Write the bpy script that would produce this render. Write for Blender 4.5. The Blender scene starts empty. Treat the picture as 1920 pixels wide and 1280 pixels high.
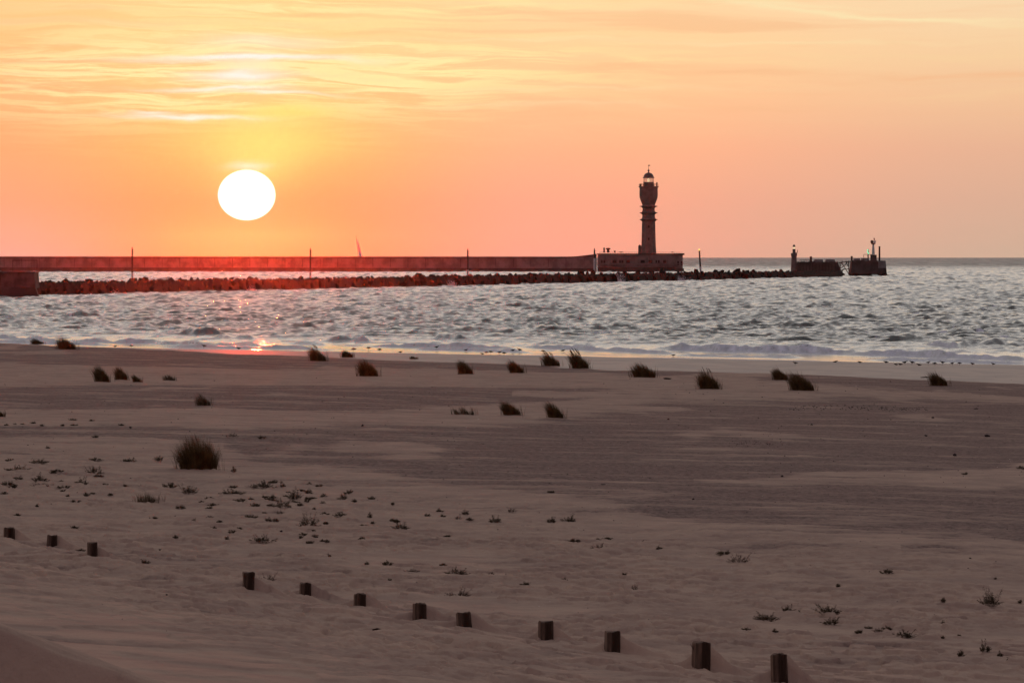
import bpy, bmesh, math, random
import numpy as np
from mathutils import Vector, Matrix
PI = math.pi
sc = bpy.context.scene
col = sc.collection
random.seed(7)

# ---------------------------------------------------------------- camera
F = 11310.0          # focal length in photo pixels (1920 wide)
LV = 476.5           # photo row of the true horizontal
CH = 7.0             # camera height above the sea
cam_d = bpy.data.cameras.new('camera'); cam = bpy.data.objects.new('camera', cam_d); col.objects.link(cam)
cam.location = (0, 0, CH)
cam_d.sensor_width = 36.0; cam_d.lens = 36.0 * F / 1920.0
cam.rotation_euler = (math.radians(90) - math.atan((640 - LV) / F), 0, 0)
cam_d.clip_start = 0.5; cam_d.clip_end = 60000
sc.camera = cam
sc.view_settings.view_transform = 'Standard'; sc.view_settings.look = 'None'
sc.view_settings.exposure = 0.0; sc.view_settings.gamma = 1.0; sc.view_settings.use_curve_mapping = False
try:
    sc.cycles.use_denoising = True
    sc.cycles.max_bounces = 6; sc.cycles.diffuse_bounces = 3; sc.cycles.volume_bounces = 0
    sc.cycles.transparent_max_bounces = 12
except Exception: pass

# ---------------------------------------------------------------- sky and sun
SUN_AZ, SUN_EL = (463 - 960) / F, (LV - 366) / F      # radians, azimuth measured from +Y to +X
DEG = 180 / PI
def lin(c):
    return tuple(((v / 255) / 12.92 if v / 255 <= 0.04045 else ((v / 255 + 0.055) / 1.055) ** 2.4) for v in c)

class NT:
    def __init__(s, tree): s.t = tree; s.n = tree.nodes; s.l = tree.links
    def put(s, sock, v):
        if isinstance(v, bpy.types.NodeSocket): s.l.new(v, sock)
        elif v is not None:
            if isinstance(v, (tuple, list)) and sock.type == 'RGBA' and len(v) == 3: v = (*v, 1)
            sock.default_value = v
    def m(s, op, a, b=None, c=None, clamp=False):
        n = s.n.new('ShaderNodeMath'); n.operation = op; n.use_clamp = clamp
        s.put(n.inputs[0], a); s.put(n.inputs[1], b); s.put(n.inputs[2], c); return n.outputs[0]
    def vm(s, op, a, b=None):
        n = s.n.new('ShaderNodeVectorMath'); n.operation = op
        s.put(n.inputs[0], a); s.put(n.inputs[1], b)
        return n.outputs['Value'] if op in ('DOT_PRODUCT', 'LENGTH') else n.outputs[0]
    def mix(s, f, a, b, bt='MIX'):
        n = s.n.new('ShaderNodeMix'); n.data_type = 'RGBA'; n.blend_type = bt
        s.put(n.inputs[0], f); s.put(n.inputs[6], a); s.put(n.inputs[7], b); return n.outputs[2]
    def comb(s, x, y, z=0.0):
        n = s.n.new('ShaderNodeCombineXYZ'); s.put(n.inputs[0], x); s.put(n.inputs[1], y); s.put(n.inputs[2], z); return n.outputs[0]
    def noise(s, vec, scale=1, detail=4, rough=.5, dist=0.0):
        n = s.n.new('ShaderNodeTexNoise'); s.put(n.inputs['Vector'], vec)
        n.inputs['Scale'].default_value = scale; n.inputs['Detail'].default_value = detail
        n.inputs['Roughness'].default_value = rough; n.inputs['Distortion'].default_value = dist
        return n.outputs['Fac']
    def smooth(s, v, a, b, lo=0.0, hi=1.0):
        n = s.n.new('ShaderNodeMapRange'); n.interpolation_type = 'SMOOTHSTEP'
        s.put(n.inputs[0], v); n.inputs[1].default_value = a; n.inputs[2].default_value = b
        n.inputs[3].default_value = lo; n.inputs[4].default_value = hi; return n.outputs[0]
    def ramp(s, v, stops, interp='EASE'):
        n = s.n.new('ShaderNodeValToRGB'); s.put(n.inputs[0], v); e = n.color_ramp.elements
        n.color_ramp.interpolation = interp
        while len(e) < len(stops): e.new(0.5)
        for k, (p, c) in enumerate(stops):
            e[k].position = p; e[k].color = (*c, 1)
        return n.outputs[0]

def build_world():
    w = bpy.data.worlds.new('World'); sc.world = w; w.use_nodes = True
    t = NT(w.node_tree); t.n.clear()
    tc = t.n.new('ShaderNodeTexCoord')
    sep = t.n.new('ShaderNodeSeparateXYZ'); t.l.new(tc.outputs['Generated'], sep.inputs[0])
    X, Y, Z = sep.outputs
    az = t.m('MULTIPLY', t.m('ARCTAN2', X, Y), DEG)
    el = t.m('MULTIPLY', t.m('ARCSINE', Z), DEG)
    # low sky: colour by elevation (0..2.5 deg) at four azimuths
    f = t.m('DIVIDE', el, 2.5, clamp=True)
    def r4(cols): return t.ramp(f, [(p, lin(c)) for p, c in zip((0, .2, .4, .6, .8, 1.0), cols)], 'LINEAR')
    cL = r4([(230,165,150),(247,163,128),(254,168,120),(254,178,124),(250,192,132),(247,200,140)])
    cS = r4([(250,138,96),(253,154,104),(254,178,112),(252,196,128),(250,208,142),(249,208,147)])
    cM = r4([(222,163,144),(235,165,140),(246,176,139),(247,192,146),(246,206,155),(246,212,165)])
    cR = r4([(196,174,154),(205,171,150),(217,175,149),(229,190,153),(235,204,163),(237,213,175)])
    low = t.mix(t.smooth(az, -4.9, -2.9), cL, cS)
    low = t.mix(t.smooth(az, -2.2, 0.4), low, cM)
    low = t.mix(t.smooth(az, 0.0, 4.9), low, cR)
    # high sky outside the picture
    g = t.m('POWER', t.m('DIVIDE', el, 90.0, clamp=True), 0.5)
    high = t.ramp(g, [(0.17, (.84,.68,.50)), (.27, (.90,.85,.79)), (.42, (.72,.69,.67)), (.62, (.30,.29,.29)), (1.0, (.13,.13,.155))], 'LINEAR')
    daz = t.m('ABSOLUTE', t.m('SUBTRACT', az, SUN_AZ * DEG))
    back = t.ramp(g, [(0.0, (.26,.20,.25)), (.3, (.31,.24,.29)), (.6, (.24,.21,.26)), (1.0, (.19,.18,.21))], 'LINEAR')
    high = t.mix(t.smooth(daz, 25, 125), high, back)
    low = t.mix(t.smooth(daz, 20, 110), low, back)
    base = t.mix(t.smooth(el, 2.3, 5.0), low, high)
    # physical daylight sky adds its own faint light
    sk = t.n.new('ShaderNodeTexSky'); sk.sky_type = 'NISHITA'; sk.sun_disc = False
    sk.sun_elevation = SUN_EL; sk.sun_rotation = SUN_AZ
    base = t.mix(1.0, base, t.vm('MULTIPLY', sk.outputs[0], (.008, .008, .008)), 'ADD')
    # warm coordinates for cirrus streaks
    wv = t.comb(t.m('MULTIPLY', az, .55), t.m('MULTIPLY', el, 2.0), 3.1)
    w1 = t.m('MULTIPLY', t.m('SUBTRACT', t.noise(wv, 1.0, 3), .5), .22)
    uv = t.comb(az, t.m('ADD', el, w1))
    P = t.comb(az, t.m('ADD', t.m('ADD', el, w1), t.m('MULTIPLY', t.m('SUBTRACT', t.noise(t.comb(t.m('MULTIPLY', az, 2.2), t.m('MULTIPLY', el, 9.0)), 1, 3), .5), .10)))
    def gs(cx, cy, rx, ry, amp=1.0, vec=None, slope=0.0):
        c = ((cx - 960) / 197.4, (LV - cy) / 197.4, 0)
        d = t.vm('SUBTRACT', vec or P, c)
        if slope:
            sp = t.n.new('ShaderNodeSeparateXYZ'); t.l.new(d, sp.inputs[0])
            d = t.comb(sp.outputs[0], t.m('ADD', sp.outputs[1], t.m('MULTIPLY', sp.outputs[0], slope)))
        d = t.vm('MULTIPLY', d, (197.4 / rx, 197.4 / ry, 0))
        e = t.m('EXPONENT', t.m('MULTIPLY', t.vm('DOT_PRODUCT', d, d), -1.0))
        return t.m('MULTIPLY', e, amp)
    def add(*a):
        o = a[0]
        for b in a[1:]: o = t.m('ADD', o, b)
        return o
    st = t.noise(t.comb(t.m('MULTIPLY', az, .85), t.m('MULTIPLY', t.m('ADD', t.m('ADD', el, w1), t.m('MULTIPLY', az, .02)), 12.5), 1.7), 1.0, 8, .62, .5)
    st2 = t.noise(t.comb(t.m('MULTIPLY', az, .25), t.m('MULTIPLY', t.m('ADD', el, w1), 5.0), 9.7), 1.0, 6, .6, .3)
    streak = t.smooth(st, .41, .60)
    env = add(gs(420, 140, 500, 82, 1.3, uv), gs(640, 8, 420, 24, .9, uv), gs(900, 120, 520, 40, .32, uv))
    ymask = t.m('MULTIPLY', env, t.m('ADD', t.m('MULTIPLY', streak, 1.0), .10), clamp=True)
    base = t.mix(ymask, base, lin((250,236,168)))
    # fainter streaks over the whole upper part
    ev2 = t.m('MULTIPLY', t.smooth(el, .95, 1.7), t.smooth(el, 12, 4))
    base = t.mix(t.m('MULTIPLY', t.m('MULTIPLY', t.smooth(st2, .50, .70), ev2), .42), base, lin((249,213,160)))
    base = t.mix(t.m('MULTIPLY', t.m('MULTIPLY', t.smooth(st2, .48, .30), ev2), .40), base, lin((243,180,132)))
    thin = add(gs(1560, 22, 330, 5, .8, P, .09), gs(1450, 3, 160, 5, .6, P, .05), gs(1800, 38, 160, 4, .5, P, .05), gs(1000, 75, 260, 4, .3), gs(1100, 168, 300, 4, .25), gs(1450, 82, 300, 4, .35), gs(640, 181, 60, 3.5, .5, P, .1), gs(1000, 198, 220, 5, .3))
    base = t.mix(t.m('MINIMUM', thin, 1.0), base, lin((252,229,178)))
    # yellow glow around the sun and white-hot streaks
    base = t.mix(add(gs(500, 264, 135, 44, .8, uv), gs(480, 318, 78, 36, .5, uv), gs(540, 214, 90, 18, .6)), base, lin((244,228,128)))
    hot = t.m('MINIMUM', add(gs(470, 112, 180, 6, 1.0), gs(440, 146, 90, 9, .75), gs(410, 168, 110, 4, .8), gs(350, 222, 110, 5, .95, P, .03), gs(520, 176, 80, 3, .7), gs(285, 212, 35, 3.5, .7), gs(470, 135, 60, 30, .35), gs(465, 312, 34, 7, .6), gs(500, 82, 140, 14, .35)), 1.0)
    base = t.mix(hot, base, lin((255,246,232)))
    # the sun itself: a flattened disc
    d = t.vm('MULTIPLY', t.vm('SUBTRACT', t.comb(az, el), (SUN_AZ * DEG, SUN_EL * DEG, 0)), (197.4 / 53.0, 197.4 / 46.5, 0))
    disc = t.smooth(t.vm('LENGTH', d), 1.05, .965)
    base = t.mix(disc, base, (1.6, 1.5, 1.35))
    base = t.mix(t.smooth(el, -.05, -.6), base, (.16, .13, .12))
    bg = t.n.new('ShaderNodeBackground'); t.l.new(base, bg.inputs[0]); bg.inputs[1].default_value = 1.0
    out = t.n.new('ShaderNodeOutputWorld'); t.l.new(bg.outputs[0], out.inputs[0])
    w.cycles.sampling_method = 'MANUAL'; w.cycles.sample_map_resolution = 2048
build_world()

sun_d = bpy.data.lights.new('sun', 'SUN'); sun = bpy.data.objects.new('sun', sun_d); col.objects.link(sun)
sun_d.energy = 0.2; sun_d.angle = math.radians(0.53); sun_d.color = (1.0, .055, .014)
sd = Vector((math.sin(SUN_AZ) * math.cos(SUN_EL), math.cos(SUN_AZ) * math.cos(SUN_EL), math.sin(SUN_EL)))
sun.rotation_euler = sd.to_track_quat('Z', 'Y').to_euler()

# ---------------------------------------------------------------- helpers
def mat(name, base, rough=.8, spec=.3, metal=0.0, emis=None, estr=0.0, vary=0.0, vscale=3.0, bump=0.0, bscale=8.0, stretch=(1,1,1), alpha=None, dark=None):
    m = bpy.data.materials.new(name); m.use_nodes = True
    t = NT(m.node_tree); b = t.n['Principled BSDF']
    b.inputs['Roughness'].default_value = rough; b.inputs['Specular IOR Level'].default_value = spec; b.inputs['Metallic'].default_value = metal
    tc = t.n.new('ShaderNodeTexCoord'); v = t.vm('MULTIPLY', tc.outputs['Object'], stretch)
    if vary:
        n = t.noise(v, vscale, 5, .6)
        c2 = dark or tuple(x * (1 - vary) for x in base)
        t.put(b.inputs['Base Color'], t.mix(t.smooth(n, .38, .62), base, c2))
    else: b.inputs['Base Color'].default_value = (*base, 1)
    if bump:
        bp = t.n.new('ShaderNodeBump'); bp.inputs['Strength'].default_value = bump
        t.l.new(t.noise(v, bscale, 5, .6), bp.inputs['Height']); t.l.new(bp.outputs[0], b.inputs['Normal'])
    if emis: b.inputs['Emission Color'].default_value = (*emis, 1); b.inputs['Emission Strength'].default_value = estr
    if alpha is not None: b.inputs['Alpha'].default_value = alpha
    return m

def tag(o, label=None, cat=None, group=None, kind=None):
    if label: o['label'] = label
    if cat: o['category'] = cat
    if group: o['group'] = group
    if kind: o['kind'] = kind
    return o
def empty(name, loc, rz=0.0):
    o = bpy.data.objects.new(name, None); o.location = loc; o.rotation_euler = (0, 0, rz); o.empty_display_size = .2
    col.objects.link(o); return o

class MB:
    def __init__(s): s.v = []; s.f = []
    def add(s, vs, fs):
        k = len(s.v); s.v += [tuple(p) for p in vs]; s.f += [tuple(i + k for i in f) for f in fs]; return s
    def box(s, x0, x1, y0, y1, z0, z1):
        return s.add([(x0,y0,z0),(x1,y0,z0),(x1,y1,z0),(x0,y1,z0),(x0,y0,z1),(x1,y0,z1),(x1,y1,z1),(x0,y1,z1)],
                     [(0,3,2,1),(4,5,6,7),(0,1,5,4),(1,2,6,5),(2,3,7,6),(3,0,4,7)])
    def tube(s, a, b, r0, r1=None, n=8):
        r1 = r0 if r1 is None else r1
        a = Vector(a); b = Vector(b); d = (b - a).normalized()
        u = d.orthogonal().normalized(); w = d.cross(u)
        vs = []
        for p, r in ((a, r0), (b, r1)):
            for i in range(n):
                t = 2 * PI * i / n; vs.append(p + u * (r * math.cos(t)) + w * (r * math.sin(t)))
        return s.add(vs, [(i, (i+1) % n, n + (i+1) % n, n + i) for i in range(n)] + [tuple(reversed(range(n))), tuple(range(n, 2*n))])
    def lathe(s, prof, n=24, c=(0,0,0), ph=0.0):
        vs = []; fs = []
        for r, z in prof:
            for i in range(n):
                t = 2 * PI * i / n + ph; vs.append((c[0] + r * math.cos(t), c[1] + r * math.sin(t), c[2] + z))
        for k in range(len(prof) - 1):
            for i in range(n):
                j = (i + 1) % n; fs.append((k*n+i, k*n+j, (k+1)*n+j, (k+1)*n+i))
        fs.append(tuple(reversed(range(n)))); fs.append(tuple(range((len(prof)-1)*n, len(prof)*n)))
        return s.add(vs, fs)
    def prism(s, pts, y0, y1):   # polygon in x,z extruded along y
        n = len(pts)
        vs = [(x, y0, z) for x, z in pts] + [(x, y1, z) for x, z in pts]
        return s.add(vs, [tuple(range(n)), tuple(reversed(range(n, 2*n)))] + [((i+1) % n, i, n + i, n + (i+1) % n) for i in range(n)])
    def build(s, name, m, parent=None, smooth=False, bevel=0.0, loc=None):
        me = bpy.data.meshes.new(name); me.from_pydata(s.v, [], s.f); me.update()
        me.materials.append(m)
        if smooth: me.polygons.foreach_set('use_smooth', [True] * len(me.polygons))
        o = bpy.data.objects.new(name, me); col.objects.link(o)
        if parent: o.parent = parent
        if loc: o.location = loc
        if bevel:
            b = o.modifiers.new('bevel', 'BEVEL'); b.width = bevel; b.segments = 2; b.limit_method = 'ANGLE'
        return o

# numpy gradient noise ---------------------------------------------------
def _hash(ix, iy, seed):
    h = (ix.astype(np.int64) * 374761393 + iy.astype(np.int64) * 668265263 + seed * 1442695041) & 0xFFFFFFFF
    h = ((h ^ (h >> 13)) * 1274126177) & 0xFFFFFFFF
    return ((h ^ (h >> 16)) & 0xFFFF).astype(np.float32) / 65536.0
def pn(x, y, seed=0):
    x = np.asarray(x, np.float64); y = np.asarray(y, np.float64)
    ix = np.floor(x); iy = np.floor(y); fx = (x - ix).astype(np.float32); fy = (y - iy).astype(np.float32)
    ux = fx*fx*fx*(fx*(fx*6-15)+10); uy = fy*fy*fy*(fy*(fy*6-15)+10)
    def g(dx, dy):
        a = _hash(ix + dx, iy + dy, seed) * (2 * np.float32(PI))
        return np.cos(a) * (fx - dx) + np.sin(a) * (fy - dy)
    a = g(0,0); b = g(1,0); c = g(0,1); d = g(1,1)
    return ((a + (b - a) * ux) * (1 - uy) + (c + (d - c) * ux) * uy) * 1.5
def fbm(x, y, o=4, seed=0, gain=.5):
    s = 0; a = 1.0; t = 0
    for k in range(o):
        s = s + a * pn(x * 2**k + 17.3*k, y * 2**k - 9.1*k, seed + k); t += a; a *= gain
    return s / t
def ss(v, a, b):
    t = np.clip((v - a) / (b - a), 0, 1); return t * t * (3 - 2 * t)

def grid_mesh(name, X, Y, Zs, m, attrs=None):
    R, C = X.shape
    me = bpy.data.meshes.new(name)
    me.vertices.add(R * C)
    co = np.stack([X, Y, Zs], -1).astype(np.float32).reshape(-1); me.vertices.foreach_set('co', co)
    i = np.arange((R-1) * C).reshape(R-1, C)[:, :-1].reshape(-1)
    q = np.stack([i, i + 1, i + 1 + C, i + C], -1).astype(np.int32).reshape(-1)
    nf = len(i)
    me.loops.add(nf * 4); me.loops.foreach_set('vertex_index', q)
    me.polygons.add(nf); me.polygons.foreach_set('loop_start', np.arange(nf, dtype=np.int32) * 4)
    me.polygons.foreach_set('use_smooth', np.ones(nf, dtype=bool))
    me.update(calc_edges=True)
    for k, a in (attrs or {}).items():
        at = me.attributes.new(k, 'FLOAT', 'POINT'); at.data.foreach_set('value', a.astype(np.float32).reshape(-1))
    me.materials.append(m)
    o = bpy.data.objects.new(name, me); col.objects.link(o)
    return o

def W(px, py, d):      # photo pixel at distance d -> world point
    return Vector(((px - 960) / F * d, d, CH - (py - LV) / F * d))
def Dz(py, z=0.0):     # distance at which photo row py meets height z
    return (CH - z) * F / (py - LV)

# ---------------------------------------------------------------- beach terrain
POSTS = [(16,989,1018,22,0),(96,1003,1031,20,2),(172,1017,1057,21,0),(465,1073,1114,24,1),(572,1093,1130,24,0),(674,1113,1152,25,1),
         (787,1131,1174,26,0),(872,1148,1189,29,-5),(1023,1165,1211,29,0),(1148,1184,1233,31,1),(1315,1204,1270,35,1),(1463,1226,1296,32,-2)]
TUFTS = [(72,643,30,16),(126,656,44,28),(598,678,38,32),(652,671,26,17),(692,707,46,38),(776,674,15,8),(874,703,32,33),(970,701,34,30),
         (1036,687,40,28),(1089,692,42,37),(1209,709,56,34),(1331,731,50,40),(1465,714,34,28),(1507,734,56,42),(1763,725,40,32),
         (193,718,34,38),(229,714,28,30),(258,718,18,18),(319,715,26,16),(383,763,34,28),(871,780,50,22),(961,781,42,34),(1043,786,38,38),
         (2,784,16,20),(373,885,92,68),(279,948,58,28)]
def s_post(x, y): return (x - 1.62) * .949 + (y - 51.6) * .314
def s_berm(x, y): return (x - 20) * .911 + (y - 272) * .413
def s_shore(x, y): return (x - 32) * .753 + (y - 380) * .658
def base_h(x, y):
    sp = s_post(x, y); sb = s_berm(x, y) + 2.5 * pn(x / 9, y / 30, 5); s0 = s_shore(x, y)
    t = np.clip(sp / np.maximum(sp - np.minimum(sb, 0) + 1e-6, 1e-3), 0, 1)
    z = 3.4 - 2.2 * (t ** .9)
    # foreshore beyond the berm
    u = np.clip(sb / np.maximum(sb - np.minimum(s0, 0) + 1e-6, 1e-3), 0, 1)
    zf = np.where(s0 < 0, (1.2 - .45 * ss(sb, 0, 5)) * (1 - u) ** 1.0 + .02, -.02 * s0 + .02)
    z = np.where(sb > 0, np.maximum(zf, -2.5), z)
    # foreground dune
    w = np.maximum(-sp, 0)
    rise = .13 * w / (1 + (w / 9.0) ** 3) ** (1 / 3)
    rise = rise + .09 * np.exp(-((w - 2.2) / .5) ** 2) * ss(x, 9, -4)
    z = np.where(sp < 0, 3.4 + rise, z)
    nd = (5.735 - .36 * (x + 1.7)) - z
    z = z + np.where(y > 20, np.maximum(nd, 0) * np.exp(-((y - 20) / 3.6) ** 2), np.maximum(nd - 1.6 * (20 - y), 0) * ss(x, 12, 2))
    return z
def band(px, py, xs, top, bot, soft=13):
    t = np.interp(px, xs, top, left=9999, right=9999); b = np.interp(px, xs, bot, left=-9999, right=-9999)
    return ss(np.minimum(py - t, b - py), -soft, soft)
def masks(x, y, zb):
    px = 960 + x / y * F; py = LV + (CH - zb) / y * F
    n = fbm(x / 2.6, y / 22.0, 5, 31); n2 = fbm(x / .9, y / 6, 4, 77)
    q = py + n * (py - 560) * .035
    n3 = fbm(x / 3.0, y / 5.0, 5, 33, .62); k3 = .018 * (py - 470)
    g = np.zeros_like(x)
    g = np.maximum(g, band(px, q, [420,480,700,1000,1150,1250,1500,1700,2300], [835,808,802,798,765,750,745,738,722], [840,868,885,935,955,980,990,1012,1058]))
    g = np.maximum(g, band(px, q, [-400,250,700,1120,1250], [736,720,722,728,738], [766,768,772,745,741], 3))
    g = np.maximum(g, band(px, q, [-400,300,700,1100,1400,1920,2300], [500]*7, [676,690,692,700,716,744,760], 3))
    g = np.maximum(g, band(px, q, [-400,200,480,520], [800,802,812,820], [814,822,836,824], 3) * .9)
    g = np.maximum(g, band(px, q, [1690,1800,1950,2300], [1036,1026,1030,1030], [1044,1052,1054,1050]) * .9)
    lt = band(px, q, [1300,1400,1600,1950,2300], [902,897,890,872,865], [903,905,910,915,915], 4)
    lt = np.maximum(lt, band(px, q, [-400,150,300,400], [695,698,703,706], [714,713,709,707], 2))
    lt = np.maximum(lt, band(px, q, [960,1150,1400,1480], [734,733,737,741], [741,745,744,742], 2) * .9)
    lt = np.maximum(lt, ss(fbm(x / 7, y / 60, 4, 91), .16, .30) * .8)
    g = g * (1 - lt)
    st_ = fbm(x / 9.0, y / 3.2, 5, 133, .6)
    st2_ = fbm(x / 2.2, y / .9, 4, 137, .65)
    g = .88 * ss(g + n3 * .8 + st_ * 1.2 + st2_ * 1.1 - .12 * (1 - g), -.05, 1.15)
    return g, px, py
post_pos = []   # filled after the base surface is known
def mounds(x, y):
    z = np.zeros_like(x)
    for (bx, by, hh, wd) in post_pos:
        sel = (np.abs(x - bx) < 1.6) & (np.abs(y - by) < 2.5)
        if not sel.any(): continue
        dx = x[sel] - bx; dy = y[sel] - by
        r = np.sqrt(dx * dx + (dy * .55) ** 2); rr = np.maximum(r - wd * .45, 0)
        cx = dx / np.maximum(r, 1e-4)
        fm = ss(dy, .0, .09)
        amp = .07 + fm * (.85 * np.clip(cx, 0, 1) ** 1.3 + .24 * np.clip(-cx, 0, 1) + .18)
        z[sel] += hh * amp * np.exp(-rr / .165) + .02 * np.exp(-(r / .5) ** 2)
        z[sel] -= hh * .10 * np.exp(-(((dx + wd * 1.3) / .09) ** 2 + ((dy + .05) / .22) ** 2))
    return z
tuft_pos = []
def height(x, y, fine=True):
    x = np.asarray(x, float); y = np.asarray(y, float)
    zb = base_h(x, y)
    g, px, py = masks(x, y, zb)
    s0 = s_shore(x, y); sb = s_berm(x, y)
    dry = 1 - ss(sb, -2, 3)
    sp = s_post(x, y)
    z = zb + dry * (.14 * fbm(x / 16, y / 40, 3, 3) * ss(sp, -1, 12) + (1 - g) * .02)
    z += dry * .012 * fbm(x / 1.6, y / 2.6, 3, 12) * (1 - .5 * g) * ss(sp, 60, 5)
    if fine:
        # wind ripples and little lee steps, strongest around and in front of the posts
        k = ss(sp, 26, 4) * ss(sp, -7.5, -3.5)
        r = fbm(x / .42 + .35 * y, y / .85, 4, 21)
        z += dry * k * .038 * (1 - np.abs(r) * 2.6) * ss(fbm(x / 2.2, y / 5, 2, 44), -.35, .15)
        k2 = ss(sp, -7.8, -9.0)
        z += dry * k2 * .012 * fbm(x / .5, y / 1.1, 4, 88)
        z += dry * k2 * .006 * np.sin((x * .6 + y * .9) * 30 + 4 * fbm(x, y, 2, 8))
        k3 = ss(sp, -.3, -1.2) * ss(sp, -9.0, -5.5)
        e = fbm(x / .9, y / 1.6, 3, 61); z += dry * k3 * .022 * ss(e, .02, .14)
        e = fbm(x / .34 + .1 * y, y / .60, 3, 67); kk = ss(sp, 16, 5) * ss(sp, -6.5, -3.0) * ss(fbm(x / 1.8, y / 4, 2, 45), -.3, .1)
        z += dry * kk * .034 * ss(e, .04, .13)
        e = fbm(x / .8 + .1 * y, y / 1.4, 3, 68); z += dry * ss(sp, 10, 22) * (1 - g) * .012 * ss(e, .12, .2)
        z += dry * .010 * fbm(x / .3, y / .5, 3, 14) * ss(sp, -7, -3)
        z += dry * g * .012 * fbm(x / .14, y / .25, 2, 15)
    z += (1 - dry) * .02 * fbm(x / 6, y / 8, 3, 18) * ss(s0, 0, -6)
    for (tx, ty, tw, th) in tuft_pos:
        sel = (np.abs(x - tx) < tw * 2.5) & (np.abs(y - ty) < tw * 3)
        if sel.any(): z[sel] += th * np.exp(-((x[sel] - tx) / (tw * .75)) ** 2 - ((y[sel] - ty) / (tw * 1.0)) ** 2)
    z += mounds(x, y)
    return z
def ground(px, py):
    d = np.geomspace(28, 470, 2500)
    x = (px - 960) / F * d
    zr = CH - (py - LV) / F * d
    h = height(x, d, False)
    k = np.argmax(zr <= h)
    if zr[k] > h[k]: k = len(d) - 1
    return Vector((x[k], d[k], float(h[k])))
pp = []
for (px, yt, yb, w_, tilt) in POSTS:
    p = ground(px, yb); hh = (yb - yt) / F * p.y; pp.append((p.x, p.y + .04, hh, w_ / F * p.y))
post_pos += pp
tp = []
for (px, yb, w_, h_) in TUFTS:
    p = ground(px, yb); tw = w_ / F * p.y; tp.append((p.x, p.y, tw, .05))
tuft_gp = [ground(t_[0], t_[1]) for t_ in TUFTS]
tuft_pos += tp

def sand_material():
    m = bpy.data.materials.new('sand'); m.use_nodes = True
    t = NT(m.node_tree); b = t.n['Principled BSDF']
    geo = t.n.new('ShaderNodeNewGeometry'); pos = geo.outputs['Position']
    def at(n):
        a = t.n.new('ShaderNodeAttribute'); a.attribute_name = n; return a.outputs['Fac']
    g = at('gravel'); wet = at('wet')
    n1 = t.noise(t.vm('MULTIPLY', pos, (1, .8, 1)), .9, 6, .65)
    n2 = t.noise(t.vm('MULTIPLY', pos, (1, .5, 1)), 9.0, 4, .7)
    n3 = t.noise(t.vm('MULTIPLY', pos, (1, .4, 1)), 26.0, 3, .7)
    sand = t.mix(t.smooth(n1, .35, .65), (.45, .308, .226), (.35, .236, .18))
    sand = t.mix(t.m('MULTIPLY', t.smooth(n2, .56, .72), .35), sand, (.22, .155, .125))
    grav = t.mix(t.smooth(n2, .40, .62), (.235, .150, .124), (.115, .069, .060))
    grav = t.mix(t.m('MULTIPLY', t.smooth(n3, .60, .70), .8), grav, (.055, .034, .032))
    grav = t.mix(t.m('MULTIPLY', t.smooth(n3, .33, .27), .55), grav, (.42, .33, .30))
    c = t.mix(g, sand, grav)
    wl = t.noise(t.vm('MULTIPLY', pos, (1, .2, 1)), .35, 4, .6)
    wc = t.mix(t.smooth(wl, .4, .6), (.36, .225, .155), (.27, .165, .12))
    c = t.mix(wet, c, wc)
    t.l.new(c, b.inputs['Base Color'])
    t.l.new(t.m('SUBTRACT', .92, t.m('MULTIPLY', wet, .40)), b.inputs['Roughness'])
    t.l.new(t.m('ADD', .12, t.m('MULTIPLY', wet, .38)), b.inputs['Specular IOR Level'])
    bp = t.n.new('ShaderNodeBump'); bp.inputs['Distance'].default_value = .03
    t.l.new(t.m('MULTIPLY', t.m('SUBTRACT', 1.0, wet), .8), bp.inputs['Strength'])
    t.l.new(t.m('ADD', t.m('MULTIPLY', n2, .6), t.m('MULTIPLY', n3, t.m('ADD', .15, t.m('MULTIPLY', g, .8)))), bp.inputs['Height'])
    t.l.new(bp.outputs[0], b.inputs['Normal'])
    return m

def fan(dists, a_in=5.7, n_in=900):
    fine = np.linspace(-a_in, a_in, n_in)
    out = np.array([7, 9, 12, 17, 25, 38, 60.])
    a = np.radians(np.concatenate([-out[::-1], fine, out]))
    D, A = np.meshgrid(dists, a, indexing='ij')
    return D * np.tan(A), D
def geo_rows(segs):
    r = []
    for a, b, q in segs: r.append(np.geomspace(a, b, max(2, int(math.log(b / a) / q)))[:-1])
    r.append([segs[-1][1]]); return np.concatenate(r)
rows = geo_rows([(2, 17, .06), (17, 19, .006), (19, 20.6, .0008), (20.6, 24, .005), (24, 36, .004), (36, 82, .0008), (82, 150, .0014), (150, 300, .0016), (300, 470, .0012), (470, 1200, .1)])
X, Y = fan(rows)
Zt = height(X, Y)
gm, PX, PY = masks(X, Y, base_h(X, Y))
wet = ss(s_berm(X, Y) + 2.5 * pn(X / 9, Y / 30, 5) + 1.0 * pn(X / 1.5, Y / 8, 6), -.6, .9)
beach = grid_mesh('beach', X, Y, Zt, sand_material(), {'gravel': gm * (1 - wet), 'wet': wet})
beach['kind'] = 'structure'
del X, Y, Zt, gm, PX, PY, wet

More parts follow.
